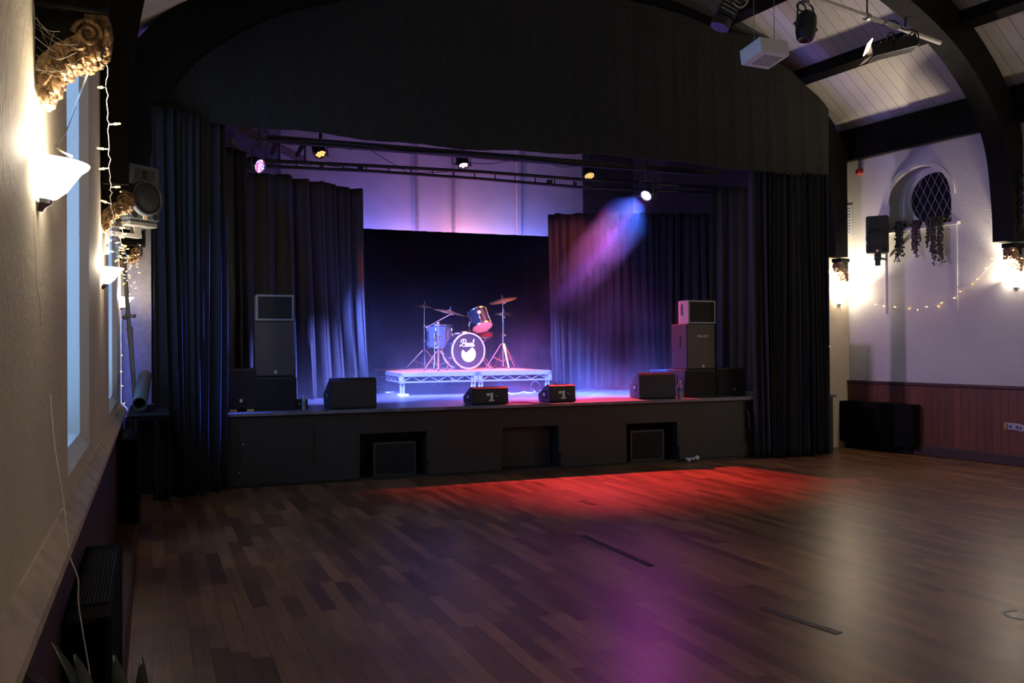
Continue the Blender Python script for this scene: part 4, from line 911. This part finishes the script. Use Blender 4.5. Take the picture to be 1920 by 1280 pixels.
# rafters in the left of the stage roof
for i, (a, c, r) in enumerate((((452, 240), (580, 306), .07), ((430, 262), (500, 330), .05))):
    pa, pc = st(a[0], a[1], 2.4), st(c[0], c[1], 5.2)
    tag(obj('stage_rafter', tube(B(), [pa, pc], r, 4), M('dusty timber', (.13, .115, .10), .8)), ['upper sloping rafter in the left of the stage roof', 'lower sloping rafter in the left of the stage roof'][i], 'rafter', None, 'structure').matrix_world = MST
LEDW = lambda nm, c, s: glow('led '+nm, c, s)
def par(label, pos, target, mats, scale=1.0, up=.26, spread=1, r=.088, sub=7, lensglow=None):
    t = thing('par_can', label, 'stage light', pos, 0, 'par cans over the stage')
    q = (V(target)-V(pos)).to_track_quat('-Z', 'Y')
    h = obj('lamp_body', lathe(B(), [(.0, .20), (.045, .20), (.06, .17), (r, .13), (r+.004, .0), (r, -.015), (r-.008, -.015), (r-.008, .01), (0, .012)], 24), BLKMET, t, True); h.rotation_mode = 'QUATERNION'; h.rotation_quaternion = q
    obj('lens_rim', lathe(B(), [(r-.010, -.012), (r+.003, -.012), (r+.003, -.02), (r-.010, -.02), (r-.010, -.012)], 24), BLKMET, h, True)
    if lensglow: obj('lens', disc(B(), (0, 0, .004), (0, 0, 1), r-.010, 24, .004), lensglow, h)
    rings = [(0, 1)] + [(r*(.36 if sub > 7 else .56), 6)] + [(r*.72, 12 if sub > 7 else 0)]
    k = 0
    for rr_, n in rings:
        for i in range(n):
            a = 2*pi*i/n + .3; o = obj('led', ball(B(), (rr_*cos(a), rr_*sin(a), -.002), .0125 if sub > 7 else .021, (1, 1, .5), 8), mats[k % len(mats)], h); k += 1
    f = V(target)-V(pos); side = f.cross(V((0, 0, 1))).normalized()
    b = B(); w_ = r+.022
    tube(b, catmull([side*w_ + V((0, 0, 0)), side*w_+V((0, 0, up*.6)), side*w_*.7+V((0, 0, up*.8)), -side*w_*.7+V((0, 0, up*.8)), -side*w_+V((0, 0, up*.6)), -side*w_], 4), .008, 6)
    for s in (-1, 1): cyl(b, side*w_*s*.8, side*w_*s*1.15, .016)
    obj('yoke', b, BLKMET, t)
    lq_ = MST.inverted() @ V(pos); k_ = (lq_.x-bm0.x)/(bm1.x-bm0.x); g_ = MST @ V((max(lq_.x, bm0.x+.05), BO2, bm0.z+(bm1.z-bm0.z)*k_)) - V(pos); g_.z = max(g_.z, up+.1)
    obj('hanger_arm', tube(B(), [(0, 0, up+.05), (0, 0, g_.z), tuple(g_)], .013, 6), BLKMET, t)
    b = cyl(B(), (0, 0, up*.8), (0, 0, up+.03), .012); bx(b, (0, 0, up+.05), (.04, .06, .07), bev=.008); obj('clamp', b, BLKMET, t)
    return t
AMBG = glow('amber led', (1, .42, .10), 1.5, False); PNKG = glow('pink led', (1, .62, .95), 1.4, False); WHTG = glow('white blue led', (.75, .8, 1), 2, False)
REDG = glow('red led', (1, .06, .08), 1.4, False); BLUG = glow('blue led', (.15, .2, 1), 2, False); VIOG = glow('violet led', (.6, .2, 1), 1.4, False)
par('par can at far left with magenta and blue lens facing the hall', PAR_A, PAR_A+V((.8, -1, -.45)), [WHTG, REDG, BLUG, WHTG, VIOG], sub=19, lensglow=glow('violet lens', (.45, .12, .8), .35, False))
par('amber par can second from left, hanging above the ladder truss', PAR_B, PAR_B+V((.25, -.55, -1)), [AMBG], up=.2)
par('pink white par can hanging at the middle of the truss', PAR_C, PAR_C+V((.0, -.42, -1)), [PNKG], up=.22)
par('amber par can at right of the truss lighting the curtain', PAR_D, PAR_D+V((-.1, -.7, -1)), [AMBG], up=.22, sub=19)
par('brilliant white blue par can at far right throwing a violet beam', PAR_E, PAR_E+((stage(1050, 560, 2.2)-PAR_E).normalized()*.6+(EYE-PAR_E).normalized()*.9), [WHTG], sub=19, lensglow=glow('blue white lens', (.5, .55, 1), 1.2, False))
# feed cables
def cab(label, pts, o, r=.007): tag(obj('feed_cable', tube(B(), catmull([st(x, y, o) for x, y in pts], 8), r, 5), RUBBER), label, 'cable').matrix_world = MST
cab('thin black cable sagging right of the amber par can', [(612, 277), (640, 277), (660, 280), (682, 275), (720, 297), (762, 322)], 1.6, .005)
cab('thin black cable drooping right of the pink par can', [(880, 305), (912, 307), (940, 304), (962, 300)], 1.62, .005)
cab('thin black cable looping from the beam at centre right', [(1000, 292), (1025, 304), (1050, 312), (1075, 312), (1092, 308)], 1.55, .006)
cab('thin black cable loop beside the pink par can', [(838, 278), (846, 290), (848, 306), (858, 302), (850, 288), (842, 280)], 1.6, .005)
cab('bundle of black cables along the steel beam', [(480, 262), (600, 265), (690, 273), (760, 284), (850, 288), (960, 296), (1080, 310), (1200, 318)], 1.12, .012)
cab('slack black cable under the left half of the ladder truss', [(600, 308), (680, 318), (760, 324), (840, 322)], 1.85, .005)
# ------------------------------------------------------------------ wall loudspeakers
def wallspk(label, loc, rz, w, h, d, mat, tone, pitch=0, armlen=.18, woof=True):
    t = thing('wall_loudspeaker', label, 'loudspeaker', loc, rz, 'moulded wall loudspeakers')
    prof = [(-w/2, 0), (w/2, 0), (w/2, d*.35), (w*.30, d), (-w*.30, d), (-w/2, d*.35)]
    b = prism(B(), prof, 0, h, 2); bmesh.ops.bevel(b, geom=b.edges[:], offset=.012, segments=2, affect='EDGES'); obj('cabinet', b, mat, t)
    wr = w*.47; wz = h*.40
    obj('woofer_flare', lathe(B(), [(wr*1.02, .05), (wr*1.10, .012), (wr*1.04, -.028), (wr*.94, -.03), (wr*.9, .0)], 36, Matrix.Translation((0, 0, wz)) @ Matrix.Rotation(pi/2, 4, 'X').inverted()), mat, t, True)
    obj('woofer_grille', ball(B(), (0, -.016, wz), wr*.95, (1, .16, 1), 24), M('black speaker mesh', (.02, .02, .022), .6, var=.3, scale=120), t, True)
    b = prism(B(), [(-w*.3, h*.73), (w*.3, h*.73), (w*.3, h*.93), (-w*.3, h*.93)], -.004, .004, 1); hn = obj('tweeter_horn', b, M('horn black', (.02, .021, .024), .5), t)
    obj('horn_throat', bx(B(), (0, -.005, h*.83), (w*.12, .006, h*.14), bev=.002), M('handle recess'), hn)
    for s in (-1, 1): obj('port', disc(B(), (s*w*.33, -.001, h*.085), (0, 1, 0), w*.085, 16, .006), M('handle recess'), t)
    obj('badge', bx(B(), (.0, -.003, h*.06), (w*.12, .006, w*.10)), M('orange badge', (.8, .55, .35), .5), t)
    return t
# left: front faces the hall, above the far corbel
lq = lp(271, 418, 6.0)
sl = wallspk('grey moulded loudspeaker on a bracket beside the left stage curtain', (-.035, 6.12, lp(266, 414, 6.12).z), radians(36), .235, .375, .24, M('blue grey plastic', (.065, .078, .10), .5, var=.08), None)
b = B(); bx(b, (0, .12, -.02), (.21, .22, .03), bev=.004); bx(b, (.0, .10, -.06), (.05, .05, .06)); bx(b, (-.12, .10, -.095), (.30, .05, .025)); bx(b, (-.235, .10, -.12), (.03, .08, .24)); obj('bracket', b, M('pale bracket', (.14, .135, .13), .5), sl)
for dz in (-.05, -.19): obj('bracket_bolt', cyl(B(), (-.235, .055, dz), (-.235, .065, dz), .008), STEEL, sl)
rq = right(1645, 474, .32)
sr = wallspk('black moulded loudspeaker on the right wall beside the arched niche', rq, A_RT+radians(33), .30, right(1645, 404, .32).z-rq.z, .26, M('black moulded plastic', (.028, .028, .026), .5, var=.1), None)
b = B(); bx(b, (0, .10, -.05), (.09, .09, .1), bev=.008); bx(b, (.0, .10, -.13), (.07, .08, .09), bev=.006); bx(b, (.0, .2, -.07), (.03, .22, .03), rz_(-.3)); obj('bracket', b, BLKMET, sr)
obj('bracket_label', bx(B(), (0, .052, -.06), (.05, .003, .03)), M('grey edge'), sr)
# ------------------------------------------------------------------ right wall details
sp = right(1613.5, 322, .0)
t = thing('fire_sounder', 'small red round fire alarm sounder high on the right wall', 'alarm', sp, A_RT)
obj('base', cyl(B(), (0, 0, 0), (0, -.035, 0), .05), M('red plastic', (.45, .03, .02), .4), t, True); obj('horn', cyl(B(), (0, -.035, 0), (0, -.075, 0), .05, .036), M('red plastic'), t, True)
p0, p1 = right(1574, 415, .0), right(1578, 445, 0)
pn = V((pr.x-.02, pr.y-.0, right(1575, 415).z))
t = thing('notice_sheet', 'pale printed notice on the wall beside the right truss post', 'notice', right(1581, 415, .004), A_RT)
obj('paper', bx(B(), (0, 0, 0), (.34, .003, .47)), M('pale blue paper', (.62, .64, .72), .7), t)
b = B()
for k in range(9): bx(b, (-.01, -.002, .18-.045*k), (.28, .002, .004))
obj('ruled_lines', b, M('grey edge'), t)
# trailing plants on the sill
def trailing(label, y_, z_, strands, seed, tone):
    loc = MR @ V((-.05, y_, z_)); t = thing('trailing_plant', label, 'plant', loc, A_RT, 'trailing plants on the window sill')
    rr = random.Random(seed); b = B(); b2 = B()
    for x0, L, k in strands:
        for j in range(k):
            xx = x0 + rr.uniform(-.03, .03); l_ = L*rr.uniform(.6, 1); pts = [V((xx*.5, -.0, .06)), V((xx, -.04, .05))]
            for i in range(1, 9): pts.append(V((xx+rr.uniform(-.012, .012), -.05-.008*rr.random(), .05-l_*i/8)))
            tube(b2, pts, .0035, 4)
            for q in pts[1:]:
                for m_ in range(4):
                    c = q + V((rr.uniform(-.018, .018), rr.uniform(-.014, .012), rr.uniform(-.03, .03))); ball(b, c, .011*rr.uniform(.7, 1.3), (1, .5, 1.4), 5)
    for m_ in range(26): ball(b, (strands[0][0]*.5+rr.uniform(-.07, .07), rr.uniform(-.04, .03), .04+rr.uniform(-.02, .06)), .02*rr.uniform(.6, 1.2), (1, .8, 1), 5)
    obj('foliage', b, M('trailing leaves '+tone, {'dark': (.018, .022, .012), 'green': (.032, .035, .014), 'plum': (.045, .025, .03)}[tone], .6), t, True); obj('stems', b2, M('stem', (.05, .04, .02), .6), t)
    obj('pot', lathe(B(), [(0, 0), (.04, 0), (.05, .045), (.046, .045), (.038, .01)], 14), M('dark pot', (.03, .025, .02), .6), t, True)
sz_ = SILL
trailing('bushy dark trailing plant at left of the window sill', rl(1692, 430).y, sz_, [(.0, .52, 9), (.05, .45, 5)], 1, 'dark')
trailing('plum tinted trailing plant in the middle of the window sill', rl(1723, 425).y, sz_, [(0, .46, 8), (.05, .42, 3)], 2, 'plum')
trailing('trailing plant with one long strand right of the sill middle', rl(1758, 420).y, sz_, [(0, .62, 6), (-.06, .40, 4)], 3, 'green')
trailing('trailing plant at the right end of the window sill', rl(1771, 418).y, sz_, [(0, .58, 7)], 4, 'green')
# scroll bracket at the right edge
t = thing('scroll_bracket', 'black wrought iron scroll at the far right edge on the truss', 'bracket', right(1913, 370, .12), A_RT)
b = B()
for z_ in (.26, .08, -.08, -.2):
    tube(b, [(.0+.05*cos(a), -.02, z_+.055*sin(a)) for a in [k*.45 for k in range(15)]], .012, 6)
    ball(b, (.0, -.02, z_), .02)
obj('scrolls', b, BLKMET, t, True); obj('bar', tube(B(), catmull([(.03, -.01, .34), (.03, -.01, -.3), (.0, -.03, -.42), (-.05, -.03, -.4), (-.05, -.03, -.3)], 6), .012, 6), BLKMET, t, True)
# heaters
def heater(label, loc, rz, w, h, d, z0, grille_top=True, mat=None):
    t = thing('wall_heater', label, 'heater', loc, rz, 'black wall heaters'); mat = mat or M('black enamelled steel', (.0105, .0105, .0105), .85, 0, var=.15, spec=.04)
    obj('casing', bx(B(), (0, -d/2, z0+h/2), (w, d, h), bev=.012), mat, t)
    b = B(); n = 11
    for k in range(n): bx(b, (0, -d*.14-d*.76*k/(n-1), z0+h+.003), (w*.72, .006, .012))
    obj('top_grille', b, M('dark grille bars', (.014, .0135, .013), .7, spec=.08), t)
    b = B()
    for k in range(7): bx(b, (0, -d-.002, z0+h*.12+k*.022), (w*.86, .006, .008))
    obj('front_louvre', b, mat, t)
    for s in (-1, 1): obj('end_cap', bx(B(), (s*(w/2-.012), -d/2, z0+h/2), (.024, d+.006, h+.006), bev=.006), mat, t)
    obj('foot_rail', bx(B(), (0, -d*.4, z0/2+.002), (w*.85, .04, z0), bev=.004), mat, t)
    return t
h0, h1 = right(1580, 755, .02), right(1722, 840, .02)
wr_ = (V((h0.x, h0.y))-V((h1.x, h1.y))).length
hc = right(1651, 800, .03); heater('wide black storage heater on the right wall by the curtain', (hc.x, hc.y, 0), A_RT, wr_, .60, .17, .10)
heater('long black heater at lower left under the near window', (-.262, 3.48, 0), A_LF, 1.08, .58, .14, .12)
heater('small black heater below the left wall by the far lamp', (-.255, 7.9, 0), A_LF, .85, .70, .16, .12)
def socket(label, loc, rz, w=.146, flap=False, mat=None):
    t = thing('power_socket', label, 'socket', loc, rz, 'wall power sockets')
    obj('face_plate', bx(B(), (0, -.012, 0), (w, .024, .086), bev=.004), mat or STEEL, t)
    b = B()
    for x_ in (-w*.25, w*.25): bx(b, (x_, -.025, .0), (.02, .004, .03))
    obj('outlet', b, BLKPL, t)
    if flap: obj('hinged_flap', bx(B(), (-w*.5, -.05, .01), (.006, .08, .09), rz_(-.25)), M('brushed flap', (.5, .4, .32), .4, .6), t)
    return t
socket('metal socket with open flap on the right wainscot', right(1903, 800, .03), A_RT, .16, True)
socket('double metal socket at the right edge beside the open flap', right(1921, 803, .03), A_RT)
socket('small dark switched socket left of the right wall heater', right(1562, 775, .03), A_RT, .09, mat=BLKPL)
socket('small white switch against the left end of right wall heater', right(1574.5, 777, .04), A_RT, .06, mat=WHITEPL)
tag(obj('heater_flex', tube(B(), catmull([right(1562, 782, .05), right(1560, 795, .06), right(1563, 815, .06), right(1558, 828, .06), onz(1545, 831, .01)], 6), .005, 5), CORD), 'thin flex hanging from dark socket left of the right heater', 'flex')
# leaning poles and tube at left corner
t = thing('leaning_stand', 'folded grey metal stand leaning in the corner by the left curtain', 'stand', (0, 0, 0))
GP = M('grey painted tube', (.22, .21, .19), .5, .2)
YP = 8.9
obj('main_tube', tube(B(), [lp(232, 480, YP), lp(241, 600, YP), lp(253, 748, YP)], .020, 10), GP, t, True)
obj('thin_tube', tube(B(), [lp(247, 612, YP), lp(254, 740, YP)], .009, 8), GP, t, True)
b = B()
for q in (lp(240, 592, YP), lp(243, 618, YP)): ball(b, q, .03, (1, .8, 1.2))
cyl(b, lp(232, 595, YP-.03), lp(252, 592, YP-.03), .008); ball(b, lp(233, 595, YP-.03), .022); ball(b, lp(251, 592, YP-.03), .022)
obj('clamp_knob', b, GP, t, True)
obj('floor_tube', tube(B(), [lp(253, 748, YP), V((lp(253, 748, YP).x, YP-.05, .0))], .018, 8), BLKMET, t, True)
t = thing('cardboard_tube', 'grey cardboard roll standing askew by the left curtain', 'tube', (0, 0, 0))
q0, q1 = lp(262, 757, 7.9), lp(272, 705, 9.0)
b = B(); d_ = (q1-q0); qq = V((0, 0, 1)).rotation_difference(d_.normalized()).to_matrix().to_4x4(); Mx = Matrix.Translation(q0) @ qq
obj('tube_wall', lathe(B(), [(.05, 0), (.06, 0), (.06, d_.length), (.05, d_.length), (.05, 0)], 24, Mx), M('grey card', (.045, .044, .042), .8), t, True)
obj('end_cap', cyl(B(), q1-d_.normalized()*.01, q1+d_.normalized()*.012, .058), M('pale cap', (.2, .2, .23), .6), t)
tag(obj('corner_shelf', bx(B(), (-.02, 8.3, lp(262, 771, 8.3).z), (.33, 1.5, .03), bev=.005), M('matt black shelf', (.006, .006, .006), .9, spec=.05)), 'dark shelf in the left corner holding the cardboard roll', 'shelf')
for s in (-1, 1): obj('shelf_bracket', bx(B(), (-.06, .6*s, -.09), (.2, .03, .15)), BLACKP, bpy.data.objects['corner_shelf'], loc=None)
# ------------------------------------------------------------------ fixtures under the hall roof
BD_ = 7.2
pb = dep(1433, 100, BD_)
t = thing('hanging_speaker_box', 'white box loudspeaker hanging on two wires below the roof', 'loudspeaker', pb, 0)
Mt = Matrix.Rotation(radians(-8), 4, 'X')
WB = M('white painted box', (.66, .66, .68), .5, var=.05)
obj('box_body', bx(B(), (0, 0, .0), (.30, .27, .13), Mt, .006), WB, t)
obj('box_grille', bx(B(), (0.02, 0, -.065), (.19, .17, .008), Mt), M('pale grille', (.30, .32, .33), .6, var=.3, scale=150), t)
for dx in (-.11, .11): obj('wire', cyl(B(), (dx, 0, .05), (dx, 0, 1.6), .003, seg=5), STEEL, t)
for dx in (-.11, .11): obj('eye_bolt', ball(B(), (dx, 0, .07), .012), STEEL, t)
# scaffold pipe
A_ = dep(1520, -6, 7.4); C_ = dep(1762, 80, 8.9)
t = thing('lighting_pipe', 'white scaffold pipe slung under the right roof slope', 'pipe')
obj('tube', tube(B(), [A_, (A_+C_)/2+V((0, 0, .004)), C_], .024, 12), M('pale pipe', (.62, .60, .56), .45), t, True)
def along(px):
    k = (px-1520)/242.; 
    lo_, hi_ = 0., 1.
    for _ in range(30):
        m_ = (lo_+hi_)/2; q = A_.lerp(C_, m_)-EYE; x_ = 960+FPX*q.dot(RT)/q.dot(FW)
        if x_ < px: lo_ = m_
        else: hi_ = m_
    return A_.lerp(C_, lo_)
def ring(px, nm='clamp', r=.036, w_=.05, mat=None):
    q = along(px); d = (C_-A_).normalized(); return obj(nm, cyl(B(), q-d*w_/2, q+d*w_/2, r, seg=12), mat or STEEL, t, True)
for px in (1626, 1657, 1708): ring(px)
for px, top_ in ((1626, None), (1515, None)):
    q = along(px) if px > 1520 else A_
    obj('drop_wire', cyl(B(), q, q+V((0, 0, 1.35 if px > 1600 else .9)), .008, seg=6), BLKMET, t)
obj('wire_loop', tube(B(), catmull([along(1697), along(1697)+V((.01, 0, .12)), along(1697)+V((.10, .05, .17)), along(1697)+V((.22, .1, .19))], 6), .010, 6), BLKMET, t)
# profile spotlight
p = dep(1511, 50, 7.35)
t = thing('theatre_spotlight', 'black theatre spotlight hanging in a yoke from the white pipe', 'stage light', p, radians(10))
obj('housing', lathe(B(), [(0, .14), (.04, .14), (.085, .10), (.09, .02), (.085, -.06), (.07, -.12), (.068, -.125), (.06, -.12), (0, -.1)], 8, Matrix.Rotation(.12, 4, 'Y')), BLKMET, t)
b = B(); tube(b, catmull([(-.12, 0, 0), (-.11, 0, .12), (-.08, 0, .2), (.08, 0, .2), (.11, 0, .12), (.12, 0, 0)], 5), .008, 6); obj('yoke', b, BLKMET, t)
b = B()
for s in (-1, 1): cyl(b, (s*.09, 0, 0), (s*.15, 0, 0), .014)
obj('tilt_knob', b, BLKMET, t)
b = bx(B(), (0, 0, .24), (.05, .05, .09), bev=.006); obj('hook_clamp', b, STEEL, t)
obj('cable_coil', tube(B(), [(-.10+.06*cos(a), -.03, .14+.035*sin(a)) for a in [k*.5 for k in range(22)]], .007, 5), RUBBER, t, True)
# floodlight with lit face
p = dep(1668, 92, 8.35)
t = thing('flood_light', 'black floodlight with glowing end under the white pipe', 'stage light', p, radians(-30))
Mf = Matrix.Rotation(radians(14), 4, 'Y')
bb_ = bx(B(), (0.02, 0, 0), (.44, .20, .12), Mf @ Matrix.Rotation(radians(-14), 4, 'Y') @ Matrix.Rotation(radians(-12), 4, 'Y'), .012); obj('housing', bb_, BLKMET, t)
b = bx(B(), (-.205, 0, -.045), (.012, .16, .13), Matrix.Rotation(.35, 4, 'Y'), .003); obj('lamp_face', b, glow('warm flood glass', (1, .68, .4), 2.2), t)
b = bx(B(), (-.25, .0, .02), (.10, .18, .006), Matrix.Rotation(-.5, 4, 'Y')); obj('reflector_flap', b, M('brushed flap'), t)
b = B()
for k in range(8): bx(b, (-.1+.045*k, 0, .075-.0+.009*(k-4)), (.012, .19, .03))
obj('cooling_fins', b, BLKMET, t)
obj('yoke', tube(B(), [(0.02, -.11, 0), (0.0, -.11, .12), (0.0, 0, .17), (0.0, .11, .12), (0.02, .11, 0)], .010, 6), BLKMET, t)
obj('hanger', cyl(B(), (0, 0, .16), (0, 0, .30), .012), STEEL, t)
obj('feed_cable', tube(B(), catmull([(.2, 0, .06), (.27, 0, .04), (.26, .0, .16), (.12, 0, .2), (.05, 0, .28), (-.12, 0, .26)], 6), .008, 6), RUBBER, t, True)
p = dep(1707, 77, 8.7)
t = thing('junction_box', 'small grey junction box clamped to the white pipe', 'box', p, radians(-30))
obj('box_body', bx(B(), (0, 0, 0), (.15, .10, .11), bev=.008), M('grey box', (.24, .24, .25), .5), t); obj('box_lid', bx(B(), (0, 0, -.06), (.13, .09, .012), bev=.003), M('pale pipe'), t)
# dark fresnel near the top edge
p = dep(1366, 14, 7.0)
t = thing('fresnel_lamp', 'dark fresnel lamp at the top edge left of the white box', 'stage light', p, radians(-20))
obj('housing', bx(B(), (0, 0, 0), (.16, .16, .20), Matrix.Rotation(.5, 4, 'Y'), .012), BLKMET, t)
b = B()
for k in range(5): bx(b, (0, -.085, -.07+.035*k), (.13, .006, .012), Matrix.Rotation(.5, 4, 'Y'))
obj('vent_fins', b, STEEL, t); obj('lens_tube', cyl(B(), (-.05, 0, -.1), (-.08, 0, -.17), .08, seg=16), BLKMET, t)
obj('yellow_cable', tube(B(), catmull([(.02, -.05, .12), (.0, -.09, .02), (.06, -.12, -.05), (.13, -.1, .02), (.13, -.1, .14)], 6), .008, 6), M('tan flex', (.45, .33, .18), .5), t)
obj('yoke', tube(B(), [(0, -.1, 0), (0, -.1, .2), (0, .1, .2), (0, .1, 0)], .010, 6), BLKMET, t); obj('hanger', cyl(B(), (0, 0, .2), (0, 0, .9), .012), BLKMET, t)
# ------------------------------------------------------------------ floor plant at lower left
t = thing('potted_plant', 'dark broad leaved plant at the lower left corner', 'plant', (-.03, 2.02, 0))
LEAF = M('dark glossy leaf', (.030, .038, .028), .35, var=.4, scale=14)
rr = random.Random(12)
base = V((-.03, 2.02, 0))
def leaf(tip, rt, w_, droop):
    b = B(); rt = V(rt); tip = V(tip); n = 10; d = tip-rt; side = d.cross(V((0, 0, 1))).normalized(); rows = []
    for k in range(n+1):
        u = k/n; c = rt + d*u + V((0, 0, droop*4*u*(1-u))); ww = w_*sin(pi*min(1, u*.93+.05))**.8*(1-.25*u)
        rows.append([b.verts.new(c - side*ww + V((0, 0, ww*.35))), b.verts.new(c), b.verts.new(c + side*ww + V((0, 0, ww*.35)))])
    for a, c in zip(rows, rows[1:]):
        for i in range(2): b.faces.new((a[i], a[i+1], c[i+1], c[i]))
    o = obj('leaf', b, LEAF, t, True); o.modifiers.new('thin', 'SOLIDIFY').thickness = .002
for (tx, ty, D), w_ in (((214, 1228, 1.95), .028), ((266, 1232, 1.98), .024), ((140, 1226, 1.9), .03), ((30, 1236, 1.85), .035), ((96, 1204, 2.05), .02), ((180, 1285, 1.75), .03)):
    leaf(dep(tx, ty, D)-base, (rr.uniform(-.03, .03), rr.uniform(-.03, .03), .42), w_, .05)
obj('pot', lathe(B(), [(0, 0), (.10, 0), (.13, .25), (.14, .26), (.125, .26), (.11, .22), (0, .22)], 24), M('dark pot'), t, True)
obj('stem', tube(B(), [(0, 0, .2), (.01, .0, .33), (0, 0, .44)], .012, 6), M('stem'), t)
# ------------------------------------------------------------------ haze on the stage
m = bpy.data.materials.new('stage haze'); m.use_nodes = True; nt = m.node_tree; nt.nodes.clear()
out = nt.nodes.new('ShaderNodeOutputMaterial'); vs_ = nt.nodes.new('ShaderNodeVolumeScatter'); vs_.inputs['Color'].default_value = (.95, .95, 1, 1); vs_.inputs['Density'].default_value = .03; vs_.inputs['Anisotropy'].default_value = .35
N, L = nt.nodes.new, nt.links.new
tc = N('ShaderNodeTexCoord'); sp_ = N('ShaderNodeSeparateXYZ'); L(tc.outputs['Object'], sp_.inputs[0])
def mth(op, a, b=None):
    n = N('ShaderNodeMath'); n.operation = op
    for i, v in enumerate((a, b)):
        if v is None: continue
        if isinstance(v, (int, float)): n.inputs[i].default_value = v
        else: L(v, n.inputs[i])
    return n.outputs[0]
nz = N('ShaderNodeTexNoise'); nz.inputs['Scale'].default_value = 1.1; nz.inputs['Detail'].default_value = 3; L(tc.outputs['Object'], nz.inputs['Vector'])
cl = mth('MAXIMUM', mth('MULTIPLY', mth('SUBTRACT', nz.outputs[0], .36), 3.2), 0)
low = mth('MULTIPLY', mth('EXPONENT', mth('MULTIPLY', mth('SUBTRACT', sp_.outputs[2], STH), -3.0)), .18)
# denser haze added along the beam axis to make the violet beam show
pe, pt = MST.inverted() @ PAR_E, MST.inverted() @ stage(1050, 560, 2.2); ax = (pt-pe).normalized(); LB = (pt-pe).length
def vmt(op, a, b):
    n = N('ShaderNodeVectorMath'); n.operation = op
    for i, v in enumerate((a, b)):
        if isinstance(v, (tuple, list, Vector)): n.inputs[i].default_value = v
        else: L(v, n.inputs[i])
    return n
rel = vmt('SUBTRACT', tc.outputs['Object'], pe).outputs[0]; tt = vmt('DOT_PRODUCT', rel, ax).outputs['Value']
crs = vmt('CROSS_PRODUCT', rel, ax).outputs[0]; dd = vmt('DOT_PRODUCT', crs, crs).outputs['Value']
core = mth('MAXIMUM', mth('SUBTRACT', 1, mth('DIVIDE', dd, .16)), 0)
fade = mth('MULTIPLY', mth('MINIMUM', mth('MAXIMUM', mth('MULTIPLY', tt, .9), .12), 1), mth('MAXIMUM', mth('SUBTRACT', 1, mth('DIVIDE', tt, LB*1.15)), 0))
n2 = N('ShaderNodeTexNoise'); n2.inputs['Scale'].default_value = 3.2; n2.inputs['Detail'].default_value = 3; L(tc.outputs['Object'], n2.inputs['Vector'])
beam_haze = mth('MULTIPLY', mth('MULTIPLY', core, fade), mth('MULTIPLY', n2.outputs[0], .18))
L(mth('ADD', mth('ADD', mth('MULTIPLY', low, cl), .00002), beam_haze), vs_.inputs['Density'])
nt.links.new(vs_.outputs[0], out.inputs['Volume'])
HL, HR = sx(430, .6), sx(1395, .9)
hz_ = obj('stage_haze', bx(B(), ((HL+HR)/2, 2.78, 2.36), (HR-HL, 5.04, 3.03)), m); hz_.matrix_world = MST
tag(hz_, 'thin haze hanging over the stage in the beams', 'haze', None, 'stuff')
